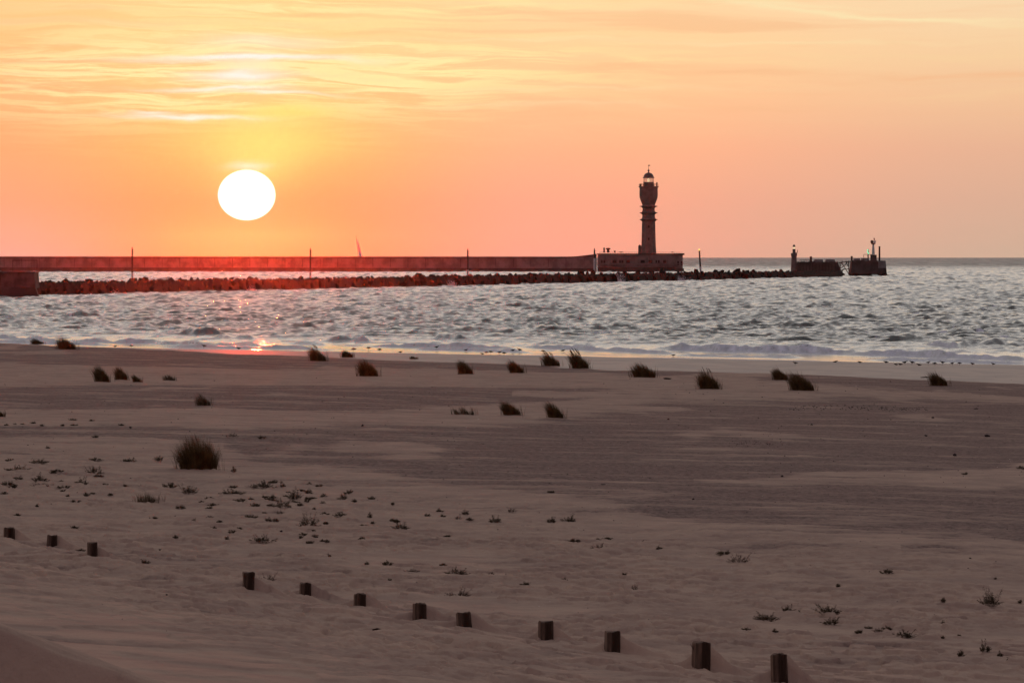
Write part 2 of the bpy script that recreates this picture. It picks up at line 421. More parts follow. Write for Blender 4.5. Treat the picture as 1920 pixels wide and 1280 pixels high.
# ---------------------------------------------------------------- sea
BREAK = [(1235,657,1610,665,.62,1.0),(1590,665,1935,677,.55,.95),(1735,652,1800,655,.50,.8),(1790,654,1935,652,.55,.12),(985,652,1265,665,.42,.85),
         (1270,667,1500,671,.22,.7),(780,656,990,661,.3,.85),(690,650,960,655,.42,.8),(800,640,885,641,.60,.15),(600,641,695,643,.62,.2),
         (540,646,610,648,.3,.3),(295,629,412,631,.70,.12),(405,636,480,637,.5,.12),(130,641,300,645,.42,.8),(280,645,520,650,.35,.5),(-40,633,110,641,.45,.8),
         (300,651,620,656,.28,.75),(-40,641,200,648,.3,.8),(1640,676,1935,683,.28,.85),(1500,640,1640,641,.25,.0),(1000,622,1120,624,.3,0),(1300,630,1420,632,.3,0)]
def sea_fn(X, Y):
    rng = np.random.RandomState(4)
    s0 = s_shore(X, Y)
    att = .02 + .98 * ss(s0, 10, 70)
    Zs = np.zeros_like(X); DX = np.gradient(Y, axis=0)
    wind = math.atan2(-.95, -.30)
    for k in range(84):
        lam = .8 * (11 / .8) ** (rng.rand() ** 1.0); th = wind + rng.randn() * .62
        kk = 2 * PI / lam; a = .0083 * lam ** .72 * (.5 + rng.rand()) * min(1, (3.0 / lam) ** .9)
        fade = np.clip((lam / np.maximum(DX, 1e-3) - .4) / 1.2, 0, 1)
        w_ = np.sin(kk * (math.cos(th) * X + math.sin(th) * Y) + rng.rand() * 2 * PI); Zs += a * fade * (w_ * .8 + .35 * w_ * w_)
    Zs = Zs * (1 + .9 * np.clip(Zs, 0, .8))
    grp = (.92 + .5 * fbm(X / 5, Y / 20, 3, 71)) * (1 + .35 * ss(Y, 900, 2200))
    Zs = Zs * att * np.clip(grp, .25, 1.4)
    foam = np.zeros_like(X)
    for (x0, y0, x1, y1, h, fo) in BREAK:
        d0 = Dz(y0); d1 = Dz(y1)
        A = np.array([(x0 - 960) / F * d0, d0]); B = np.array([(x1 - 960) / F * d1, d1])
        L = np.linalg.norm(B - A)
        # crest runs from A to B; work with lateral position along image x, depth across
        tpar = (X / Y * F + 960 - x0) / (x1 - x0)
        yl = A[1] + (B[1] - A[1]) * tpar
        sel = (tpar > -.15) & (tpar < 1.15) & (np.abs(Y - yl) < 22)
        if not sel.any(): continue
        tt = tpar[sel]; xx = X[sel]
        wob = 2.2 * pn(xx / 3.2, np.full_like(xx, h * 91), 51) + .8 * pn(xx / .9, np.full_like(xx, h * 37), 52)
        p = Y[sel] - yl[sel] - 1.5 - wob          # >0 offshore
        end = ss(tt, -.1, .18) * ss(tt, 1.1, .82)
        hn = h * (.62 + .55 * pn(xx / 2.0, np.full_like(xx, fo * 13 + h * 7), 53) + .22 * pn(xx / .55, np.full_like(xx, 3.3 + h), 54))
        prof = np.where(p < 0, np.exp(-(p / 1.1) ** 2), np.exp(-(p / 3.6) ** 2))
        Zs[sel] += hn * end * prof * .95
        fr = ss(p, -5.5 - 2 * fo, -1.6) * ss(p, 1.6, .1)
        tx = .78 + .5 * fbm(xx / .5, Y[sel] / 1.6, 3, 55)
        foam[sel] = np.maximum(foam[sel], np.clip(fr * end * fo * tx, 0, 1))
    # swash lines and foam lace close to the sand
    wob = 1.6 * pn(X / 5, Y / 30, 56) + .5 * pn(X / 1.3, Y / 9, 57)
    q = s0 + wob
    foam = np.maximum(foam, .95 * ss(q, -.4, .1) * ss(q, 1.5, .8))
    foam = np.maximum(foam, .7 * ss(np.abs(q - 6.5 - 2.2 * pn(X / 8, Y / 60, 58)), .9, .2) * ss(pn(X / 4, Y / 30, 59), -.3, .1))
    lace = fbm(X / 2.2, Y / 9, 4, 60)
    foam = np.maximum(foam, .5 * ss(lace, .12, .25) * ss(s0, 8, 20) * ss(s0, 52, 26))
    foam = np.maximum(foam, .8 * ss(fbm(X / 1.5, Y / 5, 4, 66), .36, .5) * ss(s0, 30, 60) * ss(Zs, .1, .3))
    Zs = Zs + .04 * foam * fbm(X / .4, Y / 1.2, 2, 62)
    return Zs, foam, ss(s0, 36, 10)
def water_material():
    m = bpy.data.materials.new('sea_water'); m.use_nodes = True
    t = NT(m.node_tree); b = t.n['Principled BSDF']
    a = t.n.new('ShaderNodeAttribute'); a.attribute_name = 'foam'
    geo = t.n.new('ShaderNodeNewGeometry'); pos = geo.outputs['Position']
    nf = t.noise(t.vm('MULTIPLY', pos, (1, .4, 1)), 2.2, 5, .7)
    f = t.m('MULTIPLY', a.outputs['Fac'], t.smooth(nf, .22, .50), clamp=True)
    t.l.new(t.mix(f, (.036, .040, .036), (.80, .79, .86)), b.inputs['Base Color'])
    rgh = t.m('ADD', .10, t.m('MULTIPLY', f, .6))
    b.inputs['IOR'].default_value = 1.333
    sy = t.n.new('ShaderNodeSeparateXYZ'); t.l.new(pos, sy.inputs[0]); far = t.smooth(sy.outputs[1], 2200, 4200)
    t.l.new(t.m('ADD', rgh, t.m('MULTIPLY', far, t.m('ADD', .15, t.m('MULTIPLY', t.smooth(t.noise(t.vm('MULTIPLY', pos, (.18, .006, 0)), 1, 6, .7), .35, .65), .35)))), b.inputs['Roughness'])
    bp = t.n.new('ShaderNodeBump'); bp.inputs['Distance'].default_value = .12; ac = t.n.new('ShaderNodeAttribute'); ac.attribute_name = 'calm'; t.l.new(t.m('SUBTRACT', .9, t.m('MULTIPLY', ac.outputs['Fac'], .86)), bp.inputs['Strength'])
    n1 = t.noise(t.vm('MULTIPLY', pos, (1, .6, 1)), 1.3, 5, .62)
    t.l.new(n1, bp.inputs['Height']); t.l.new(bp.outputs[0], b.inputs['Normal'])
    return m
rows = geo_rows([(330, 800, .0010), (800, 3200, .00105), (3200, 5500, .0025), (5500, 12000, .012)])
X, Y = fan(rows, 5.6, 1050)
Zs, foam, calm = sea_fn(X, Y)
# fade the relief in the far rows and slide the sheet under the sand
Zs = np.where(s_shore(X, Y) < -3, -.6, Zs)
sea = grid_mesh('sea', X, Y, Zs, water_material(), {'foam': foam, 'calm': calm}); sea['kind'] = 'structure'
del X, Y, Zs, foam
# sea bed and land beyond, one broad sheet under everything
mb = MB(); mb.add([(-16000, -300, -3), (16000, -300, -3), (16000, 12100, -3), (-16000, 12100, -3)], [(0, 1, 2, 3)])
mb.build('ground', mat('seabed', (.10, .085, .07), .9))['kind'] = 'structure'
# ---------------------------------------------------------------- materials
M = {}
M['concrete'] = mat('weathered_concrete', (.25,.22,.21), .9, .2, vary=.4, vscale=.25, bump=.4, bscale=1.0)
M['concrete_dark'] = mat('tide_stained_concrete', (.10,.078,.07), .85, .3, vary=.5, vscale=.3, bump=.5, bscale=1.0)
M['stone'] = mat('tower_stone', (.19,.14,.125), .85, .2, vary=.3, vscale=.6, bump=.3, bscale=2.0)
M['opening'] = mat('dark_opening', (.02,.014,.013), .8, .2)
M['stained'] = mat('stained_concrete', (.13,.10,.09), .9, .1, vary=.6, vscale=.45, bump=.5, bscale=1.0)
M['metal'] = mat('rusty_dark_metal', (.06,.035,.03), .6, .4, metal=.3, vary=.4, vscale=2)
M['zinc'] = mat('dome_zinc', (.10,.075,.07), .5, .5, metal=.5)
M['white_paint'] = mat('worn_white_paint', (.62,.58,.56), .6, .4, vary=.25, vscale=1.2)
M['red_paint'] = mat('faded_red_paint', (.42,.09,.07), .6, .4)
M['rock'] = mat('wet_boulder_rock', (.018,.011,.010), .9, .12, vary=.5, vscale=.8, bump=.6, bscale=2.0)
M['sail'] = mat('sail_cloth', (.42,.55,.66), .8, .2)
M['hull'] = mat('boat_hull', (.3,.27,.27), .4, .5)
M['lamp_yellow'] = mat('yellow_lamp', (.8,.6,.1), .5, emis=(1,.62,.12), estr=1.6)
M['lamp_green'] = mat('green_lamp', (.1,.6,.3), .5, emis=(.25,1,.55), estr=1.1)
M['lamp_cream'] = mat('cream_lamp', (.8,.7,.5), .5, emis=(1,.74,.42), estr=.85)
M['wood'] = mat('weathered_post_wood', (.20,.125,.09), .85, .15, vary=.7, vscale=9, bump=.9, bscale=22, stretch=(1,1,.12), dark=(.035,.018,.011))
M['wood_top'] = mat('post_end_grain', (.085,.05,.036), .9, .1, vary=.5, vscale=20)
M['grass'] = mat('marram_blades', (.14,.082,.032), .8, .08, vary=.5, vscale=6, dark=(.065,.036,.012))
M['grass_pale'] = mat('sparse_marram_blades', (.13,.085,.045), .8, .08, vary=.5, vscale=6, dark=(.05,.034,.016))
M['seed'] = mat('marram_seed_head', (.09,.05,.03), .9, .05)
M['leaf'] = mat('sea_rocket_leaf', (.095,.066,.030), .7, .12, vary=.5, vscale=14, dark=(.05,.032,.016))
M['leaf_dry'] = mat('dry_beach_leaf', (.13,.085,.06), .8, .1, vary=.4, vscale=14)
M['stem'] = mat('beach_plant_stem', (.08,.045,.03), .8, .1)
M['plumage'] = mat('dark_plumage', (.035,.024,.022), .8, .1)
M['plumage_grey'] = mat('grey_plumage', (.09,.07,.07), .8, .1)
M['pebble'] = mat('dark_pebble', (.045,.028,.026), .8, .2)
M['spray'] = mat('white_spray', (.75,.72,.74), .9, .1)
M['debris'] = mat('driftwood', (.05,.028,.02), .9, .1, vary=.4, vscale=20)
gm_ = bpy.data.materials.new('lantern_glass'); gm_.use_nodes = True
_t = NT(gm_.node_tree); _b = _t.n['Principled BSDF']; _b.inputs['Alpha'].default_value = .16; _b.inputs['Roughness'].default_value = .1
_b.inputs['Base Color'].default_value = (.8,.75,.7,1)
M['glass'] = gm_

# ---------------------------------------------------------------- long jetty with lighthouse platform
YJ = Dz(510.5)                                   # about 2330 m
S = YJ / F                                       # metres per photo pixel there
def jx(px): return (px - 960) * S
def jz(py): return CH - (py - LV) * S
plat = empty('lighthouse_platform', (jx(1205), YJ, 0))
tag(plat, 'low concrete platform building with dark windows at the foot of the lighthouse', 'platform')
ox = jx(1205)
def X_(px): return jx(px) - ox
m = MB(); m.box(X_(1122), X_(1267), 0, 26, -2, jz(477.5)); m.build('main_block', M['concrete'], plat)
m = MB(); m.box(X_(1267)+.003, X_(1280), -1.2, 24, -2, jz(478)); m.build('corner_block', M['concrete'], plat)
m = MB(); m.box(X_(1121), X_(1266), -.8, 26.5, jz(477.4), jz(475.2)); m.box(X_(1266)+.01, X_(1283), -2.2, 26, jz(478.2), jz(474.9)); m.build('cornice', M['concrete_dark'], plat)
m = MB(); m.box(X_(1120), X_(1266), -2.0, -.003, -2, jz(501)); m.box(X_(1266), X_(1282), -3.0, -1.21, -2, jz(503)); m.build('footing', M['concrete_dark'], plat)
m = MB(); m.box(X_(1121), X_(1281), -2.5, -1.3, jz(494.8), jz(493.8))
for k in range(9): m.box(X_(1130 + 17*k), X_(1131.2 + 17*k), -1.0, -.004, jz(500.9), jz(477.5))
m.build('ledge', M['concrete'], plat)
for px in (1131, 1152, 1165, 1178, 1205, 1219, 1233, 1247):
    w = MB(); w.box(X_(px-4.2), X_(px+4.2), -.16, -.004, jz(493.2), jz(487.4)); fo = w.build('window', M['concrete_dark'], plat)
    w = MB(); w.prism([(X_(px-3.4), jz(492.6)), (X_(px+3.4), jz(492.6)), (X_(px+3.4), jz(489.4)), (X_(px+1.8), jz(488.2)), (X_(px-1.8), jz(488.2)), (X_(px-3.4), jz(489.4))], -.24, -.165)
    w.build('pane', M['opening'], fo)
for px in (1271.3, 1278):
    w = MB(); w.box(X_(px-1.6), X_(px+1.6), -1.32, -1.205, jz(497), jz(489.5)); w.build('window', M['opening'], plat)
m = MB()
for k in range(52):
    px = 1124 + k * 3; m.tube((X_(px), -.6, jz(475.1)), (X_(px), -.6, jz(472.8)), .035, n=5)
m.tube((X_(1124), -.6, jz(472.8)), (X_(1280), -.6, jz(472.8)), .04, n=5); m.build('railing', M['metal'], plat)

wall = empty('long_jetty', (jx(600), YJ + 6, 0)); tag(wall, 'long straight concrete jetty wall running from the left edge to the lighthouse', 'jetty wall')
oxw = jx(600)
def XW(px): return jx(px) - oxw
topz = jz(481.2)
m = MB(); m.prism([(XW(-420), -2), (XW(1119), -2), (XW(1119), jz(476.0)), (XW(1078), jz(481.0)), (XW(-420), jz(480.6))], 0, 12); m.build('wall', M['concrete'], wall)
m = MB()
m.prism([(XW(-420), jz(484.2)), (XW(1040), jz(484.6)), (XW(1119), jz(479.6)), (XW(1119), jz(477.9)), (XW(1040), jz(483.4)), (XW(-420), jz(483.2))], -.5, -.003); m.build('coping', M['concrete_dark'], wall)
m = MB(); m.prism([(XW(-420), -2), (XW(1119), -2), (XW(1119), jz(503)), (XW(700), jz(502.2)), (XW(-420), jz(501)) ], -3.0, -.51); m.build('apron', M['concrete_dark'], wall)
for k in range(33):
    MB().box(XW(5 + 33*k), XW(5.8 + 33*k), -.2, -.004, jz(500.8), jz(484.8)).build('joint', M['concrete_dark'], wall)

# ---------------------------------------------------------------- lighthouse
lh = empty('lighthouse', (jx(1217.4), YJ + 12, 7.8)); tag(lh, 'tall stone lighthouse with three spiked collars and a domed glass lantern', 'lighthouse')
S2 = (YJ + 12) / F
def lz(py): return CH - (py - LV) * S2 - 7.8
def pr(l): return [(r * S2, lz(y)) for r, y in l]
n8 = 8; P8 = PI / 8
m = MB().lathe(pr([(15.6,478),(15.2,470),(14.6,462),(14.0,445),(13.6,425),(13.1,413),(12.6,400),(12.0,388),(11.9,384)]), 8, ph=P8); m.build('tower', M['stone'], lh)
m = MB().lathe(pr([(11.9,384),(13.0,381),(14.6,377),(16.0,373),(16.9,370),(17.2,364),(17.0,352.2)]), 16, ph=P8)
m.lathe(pr([(17.0,352.2),(18.6,351.2),(18.8,349.8),(18.2,349.6)]), 16, ph=P8); m.build('watch_room', M['stone'], lh)
for y in (386.6, 398.8, 411.4):
    hw = {386.6: 12.0, 398.8: 12.6, 411.4: 13.2}[y]
    m = MB().lathe(pr([(hw+.1, y+4.0), (hw+2.2, y+1.8), (17.9, y+.7), (18.1, y-.2), (hw+1.4, y-.9), (hw, y-3.2)]), 8, ph=P8); m.build('collar', M['stone'], lh)
m = MB().lathe(pr([(9.8,349.7),(9.8,342.6),(10.3,342.3),(10.3,341.6)]), 16); m.build('lantern_base', M['stone'], lh)
gl = MB().lathe(pr([(9.2,341.5),(9.2,334.0)]), 16).build('lantern_glass', M['glass'], lh)
for k in range(12):
    m = MB(); a = 2*PI*k/12 + .13; m.tube((9.3*S2*math.cos(a), 9.3*S2*math.sin(a), lz(341.6)), (9.3*S2*math.cos(a), 9.3*S2*math.sin(a), lz(333.8)), .05, n=5); m.build('mullion', M['metal'], gl)
m = MB().lathe(pr([(1.2,341.4),(2.4,340.4),(2.4,336),(1.2,335)]), 12); m.build('lens', M['lamp_cream'], lh)
m = MB().lathe(pr([(10.9,334.0),(11.0,332.8),(9.8,332.2),(9.1,329.6),(7.6,327.0),(5.2,325.0),(2.6,324.0),(1.4,323.6),(.9,322),(1.9,320.6),(1.9,319.6),(.8,318.2),(.35,316.8),(.3,311),(.2,310.6)]), 20)
dm = m.build('dome', M['zinc'], lh)
MB().box(-.25, .55, -.03, .03, lz(311.2), lz(309.6)).build('weather_vane', M['metal'], dm)
m = MB()
for k in range(20):
    a = 2*PI*k/20; c, s_ = math.cos(a)*17.8*S2, math.sin(a)*17.8*S2; a2 = 2*PI*(k+1)/20; c2, s2 = math.cos(a2)*17.8*S2, math.sin(a2)*17.8*S2
    m.tube((c, s_, lz(349.7)), (c, s_, lz(345.2)), .05, n=5); m.tube((c, s_, lz(345.2)), (c2, s2, lz(345.2)), .05, n=5); m.tube((c, s_, lz(347.4)), (c2, s2, lz(347.4)), .035, n=5)
m.build('gallery_railing', M['metal'], lh)
m = MB(); m.box(-16.3*S2, -13.2*S2, -.6, .6, lz(349.7), lz(344.6)); m.build('equipment_box', M['metal'], lh)
m = MB(); m.tube((14.6*S2, 0, lz(349.7)), (14.9*S2, 0, lz(343.8)), .22); m.tube((14.9*S2, 0, lz(343.8)), (16.4*S2, 0, lz(342.6)), .3); m.build('fog_signal', M['metal'], lh)
m = MB().lathe([(2.0*S2*a, b) for a, b in ()] or [(3.0*S2, lz(478)), (3.0*S2, lz(463)), (2.6*S2, lz(460.6)), (.8*S2, lz(458.8))], 12, c=(-16.6*S2, -.3, 0)); m.build('stair_turret', M['stone'], lh)
for y in (372, 425, 448, 366):
    m = MB(); rr = {372: 15.2, 425: 13.0, 448: 13.5, 366: 16.2}[y] * S2
    m.box(-.28, .28, -rr-.06, -rr+.5, lz(y+2.2), lz(y-2.2)); m.build('slit_window', M['opening'], lh)

# standing posts and vents on the platform roof
def roof_item(px, ytop, name, lab, shape):
    r = empty(name, (jx(px), YJ + 4, 7.6)); tag(r, lab, name.replace('_', ' '))
    h = jz(ytop) - 7.6
    if shape == 'post': MB().tube((0,0,0),(0,0,h*.86),.34,.28).build('shaft', M['metal'], r); MB().lathe([(.5,h*.86),(.5,h*.95),(.2,h)],10).build('cap', M['metal'], r)
    else: MB().tube((0,0,0),(0,0,h*.6),.55,.45).build('pipe', M['metal'], r); MB().lathe([(.5,h*.6),(.85,h*.68),(.9,h*.85),(.5,h)],12).build('cowl', M['metal'], r)
roof_item(1133, 464.5, 'signal_post', 'slim dark post nearest the left end of the lighthouse platform roof', 'post')
roof_item(1140.6, 464.6, 'ventilation_cowl', 'thick dark ventilation pipe with wide head on the platform roof', 'vent')
roof_item(1153, 470, 'short_post', 'short dark post between the vent pipe and the lighthouse on the platform roof', 'post')
roof_item(1165, 471.8, 'roof_stub', 'lowest dark stub left of the lighthouse on the platform roof', 'vent')
roof_item(1261.5, 472, 'roof_bollard', 'small dark bollard on the platform roof right of the lighthouse', 'post')

# ---------------------------------------------------------------- low rubble breakwater
def DB(px):            # distance of the breakwater waterline at photo column px
    return Dz(557 - (px - 60) * 36 / 1510.0)
xs = np.linspace(-160, 1580, 1500); us = np.linspace(-1, 1, 34)
PXg, Ug = np.meshgrid(xs, us, indexing='ij')
Dg = Dz(557 - (PXg - 60) * 36 / 1510.0); crest = np.interp(PXg, [-160,60,300,700,1000,1300,1580], [2.1,2.1,2.1,2.0,2.1,1.95,1.85])
wd = 6.0; Dg = Dg + (Ug + 1) * wd
Xg = (PXg - 960) / F * Dg
prof = np.clip((1 - np.abs(Ug) ** 1.6) * 1.35, 0, 1)
ln = Dg / F * 1.0
along = np.cumsum(np.full_like(PXg, 1.0), axis=0)
blk = np.sign(pn(Xg / .7, Dg / 1.4, 80)) * .25 + pn(Xg / .8, Dg / 2.0, 80) * .5 + pn(Xg / 1.7, Dg / 6.0, 81) * .5 + np.abs(pn(Xg / .4, Dg / .9, 82)) * .6
Zg = -.8 + (crest + .8) * prof + blk * .38 * (.35 + prof)
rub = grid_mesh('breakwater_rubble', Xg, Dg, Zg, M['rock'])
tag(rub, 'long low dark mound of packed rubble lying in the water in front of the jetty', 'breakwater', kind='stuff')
# individual boulders
def rock_mesh(seed):
    rng = random.Random(seed); bm = bmesh.new(); bmesh.ops.create_icosphere(bm, subdivisions=1, radius=1.1)
    ax = [Vector((rng.uniform(-1,1), rng.uniform(-1,1), rng.uniform(-1,1))).normalized() for _ in range(9)]
    lim = [rng.uniform(.42, .82) for _ in ax]
    for v in bm.verts:
        for a, l in zip(ax, lim):
            d = v.co.dot(a)
            if d > l: v.co -= a * (d - l)
        v.co *= 1 + rng.uniform(-.04, .04)
    me = bpy.data.meshes.new('boulder'); bm.to_mesh(me); bm.free(); me.materials.append(M['rock']); return me
rocks = [rock_mesh(k) for k in range(8)]
rng = random.Random(11)
big = bpy.data.objects.new('boulder', rocks[2]); col.objects.link(big)
d = DB(122) + 7; big.location = ((122-960)/F*d, d, 2.35); big.scale = (.85,.85,.95)
tag(big, 'largest upright dark boulder standing above the left end of the breakwater', 'boulder')
nb = 0
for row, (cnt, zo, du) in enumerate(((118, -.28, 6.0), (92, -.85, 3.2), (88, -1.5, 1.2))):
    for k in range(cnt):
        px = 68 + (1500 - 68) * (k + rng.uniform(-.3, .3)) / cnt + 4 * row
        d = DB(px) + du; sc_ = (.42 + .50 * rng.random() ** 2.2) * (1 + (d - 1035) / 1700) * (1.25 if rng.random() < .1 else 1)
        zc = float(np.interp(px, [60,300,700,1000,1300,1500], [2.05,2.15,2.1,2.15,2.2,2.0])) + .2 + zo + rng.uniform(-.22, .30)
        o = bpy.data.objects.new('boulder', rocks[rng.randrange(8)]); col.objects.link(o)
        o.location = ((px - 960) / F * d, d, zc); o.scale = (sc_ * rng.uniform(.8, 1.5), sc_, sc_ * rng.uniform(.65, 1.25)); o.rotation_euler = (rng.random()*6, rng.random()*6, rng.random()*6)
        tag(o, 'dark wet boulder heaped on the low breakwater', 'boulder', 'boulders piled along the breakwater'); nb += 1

# ---------------------------------------------------------------- concrete pier head at far left with frame
D0 = DB(0) - 1; S0 = D0 / F
def b0(px, py): return ((px - 960) * S0, CH - (py - LV) * S0)
pier = empty('concrete_pier_head', (b0(20, 540)[0], D0, 0)); tag(pier, 'stained concrete pier head with sloping base at the far left end of the breakwater', 'pier')
o0 = b0(20, 540)[0]
def B(px, py): a = b0(px, py); return (a[0] - o0, a[1])
MB().prism([B(-190,540), B(66,540), B(64,511.2), B(-190,511.2)], 0, 9).build('block', M['stained'], pier)
MB().prism([B(-192,511.1), B(66,511.1), B(66,509.2), B(-192,509.2)], -.3, 9.3).build('capping_slab', M['concrete_dark'], pier)
MB().prism([B(-192,556), B(74,556), B(68,538), B(-192,538)], -2.2, -.01).build('footing', M['concrete_dark'], pier)
fr = empty('steel_frame', (b0(43, 509)[0], D0 + 4, B(0,509.2)[1])); tag(fr, 'thin rectangular steel frame standing on the pier head at the far left', 'frame')
wz = 20.4 * S0; hw = 23.3 * S0
MB().box(-hw, -hw+.09, -.05, .05, 0, wz).build('upright', M['metal'], fr); MB().box(hw-.09, hw, -.05, .05, 0, wz).build('upright', M['metal'], fr)
MB().box(-hw-.02, hw+.02, -.06, .06, wz+.002, wz+.12).build('top_bar', M['metal'], fr)
m = MB()
for k in range(9): m.tube((-hw+.1+(2*hw-.2)*k/8, 1.5, 0), (-hw+.1+(2*hw-.2)*k/8, 1.5, wz), .012, n=4)
m.build('wire', M['metal'], fr)

# ---------------------------------------------------------------- marker poles along the breakwater
def pole(px, yt, yb, yw, lab, lean=0.0, lamp=False, hw=1.7):
    d = DB(px) + 9; s = d / F
    r = empty('marker_pole', ((px - 960) * s, d, 0)); tag(r, lab, 'pole', 'marker poles along the breakwater')
    z = lambda y: CH - (y - LV) * s
    r.rotation_euler = (0, lean, 0)
    MB().tube((0,0,-1), (0,0,z(yb)), 2.1*s, 1.95*s, 10).build('white_base', M['white_paint'], r)
    MB().tube((0,0,z(yb)+.002), (0,0,z(yt+2)), hw*s, hw*.72*s, 10).build('shaft', M['metal'], r)
    m = MB()
    for k, yy in enumerate((yt+4, yt+8, yt+12)): m.tube((0,0,z(yy)), (3.4*s - .3*k*s, 0, z(yy-.3)), .35*s, n=5)
    m.build('rung', M['metal'], r)
    MB().lathe([(1.0*s, z(yt+2)), (1.2*s, z(yt+1)), (1.0*s, z(yt-.6)), (.3*s, z(yt-1.4))], 10).build('lamp', M['lamp_yellow'] if lamp else M['red_paint'], r)
pole(248, 464.5, 511, 523, 'leftmost marker pole, tall and dark with a white base, in front of the jetty')
pole(582, 466, 509, 521, 'marker pole with white base standing just left of the sailboat')
pole(877, 467.5, 506, 515, 'marker pole between the sailboat and the lighthouse')
pole(1114.5, 467, 484, 510, 'marker pole with a long pale foot beside the left end of the lighthouse platform')
pole(1315, 467.5, 500, 510, 'leaning marker pole with a lit yellow lamp right of the lighthouse', lean=-.07, lamp=True)

# ---------------------------------------------------------------- ruined pier blocks and beacons at the right end
DR = Dz(518.5); SR = DR / F
def bR(px, py): return ((px - 960) * SR, CH - (py - LV) * SR)
def root(name, px, lab, cat, dy=0.0, z=0.0):
    r = empty(name, (bR(px, 500)[0], DR + dy, z)); tag(r, lab, cat); return r, bR(px, 500)[0]
inner, oi = root('inner_pier_block', 1536, 'long dark ruined pier block with a raking right end beside the small stone beacon', 'pier block')
Q = lambda px, py, o: (bR(px, py)[0] - o, bR(px, py)[1])
MB().prism([Q(1494.5,530,oi), Q(1583,530,oi), Q(1572,493.5,oi), Q(1494.5,493.5,oi)], 0, 8).build('block', M['concrete_dark'], inner)
jg = random.Random(8)
MB().prism([Q(1494,493.4,oi), Q(1572.5,493.4,oi)] + [Q(1571.3-k*3.1, 490.9+jg.uniform(-.9,.7), oi) for k in range(25)], -.35, 8.3).build('deck_slab', M['concrete_dark'], inner)
m = MB()
for px in range(1499, 1568, 6): m.prism([Q(px,512,oi), Q(px+1.4,512,oi), Q(px+1.4,493.6,oi), Q(px,493.6,oi)], -.28, -.004)
m.build('fender', M['metal'], inner)
MB().prism([Q(1526,491.3,oi), Q(1543.5,491.3,oi), Q(1543,486.4,oi), Q(1528,486.2,oi)], 1, 6).build('upper_slab', M['concrete'], inner)
MB().prism([Q(1548,491.2,oi), Q(1567,491.2,oi), Q(1565,486.2,oi), Q(1550,486.2,oi)], 1, 6).build('upper_slab', M['concrete'], inner)
m = MB()
for px in range(1500, 1520, 3): a = Q(px, 491.5, oi); b = Q(px, 487.4, oi); m.tube((a[0], .3, a[1]), (b[0], .3, b[1]), .05, n=5)
a = Q(1499.5, 487.6, oi); b = Q(1518.5, 487.2, oi); m.tube((a[0], .3, a[1]), (b[0], .3, b[1]), .06, n=5); m.build('railing', M['metal'], inner)
bl, ob = root('pier_bollard', 1521, 'stubby dark bollard on the inner pier block right of the stone beacon', 'bollard', 2, bR(0,491.3)[1])
MB().lathe([(.38,0),(.34,1.1),(.42,1.2),(.36,1.65),(.1,1.8)], 10).build('shaft', M['metal'], bl)

outer, oo = root('outer_pier_block', 1628, 'dark ruined block at the seaward end carrying the white beacon', 'pier block')
MB().prism([Q(1592.6,530,oo), Q(1664.6,530,oo), Q(1660.6,490.6,oo), Q(1597.2,490.6,oo)], 0, 9).build('block', M['concrete_dark'], outer)
MB().prism([Q(1596.6,490.5,oo), Q(1646,490.5,oo)] + [Q(1645.8-k*3.0, 488.4+jg.uniform(-.8,.6), oo) for k in range(17)], -.3, 9.2).build('deck_slab', M['concrete_dark'], outer)
MB().prism([Q(1646.5,502.5,oo), Q(1661.4,502.5,oo), Q(1660.2,488.6,oo), Q(1646.5,488.6,oo)], -.4, -.01).build('pale_patch', M['concrete'], outer)
MB().prism([Q(1601,488.3,oo), Q(1613.6,488.3,oo), Q(1612.6,484.6,oo), Q(1602.4,484.6,oo)], 1, 6).build('upper_slab', M['concrete'], outer)
MB().prism([Q(1616,488.3,oo), Q(1630,488.3,oo), Q(1629.5,484.0,oo), Q(1617,484.0,oo)], 1, 6).build('upper_slab', M['concrete'], outer)
for (blk_, ox_, x0_, x1_, par_) in ((0, oi, 1492, 1584, inner), (1, oo, 1591, 1667, outer)):
    pts_ = [Q(x0_, 524, ox_), Q(x1_, 524, ox_)]; n_ = 26
    for k in range(n_ + 1):
        xx_ = x1_ + (x0_ - x1_) * k / n_; pts_.append(Q(xx_, (512.5 if blk_ == 0 else 514) + jg.uniform(-2.2, 1.6), ox_))
    MB().prism(pts_, -1.6, -.45).build('rubble_toe', M['rock'], par_)
m = MB()
def rod(m, p, q, o, y=.2, r=.07): a = Q(*p, o); b = Q(*q, o); m.tube((a[0], y, a[1]), (b[0], y, b[1]), r, n=5)
rod(m, (1619.5,488.4), (1619.5,477), oo); rod(m, (1619.5,477), (1635,477), oo); rod(m, (1627,488.4), (1627,477), oo, r=.05); m.build('railing', M['metal'], outer)
bl, ob = root('end_bollard', 1597.6, 'stubby dark bollard on the left edge of the seaward pier block', 'bollard', 2, bR(0,488.7)[1])
MB().lathe([(.3,0),(.3,1.0),(.36,1.1),(.3,1.35),(.1,1.45)], 10).build('shaft', M['metal'], bl)

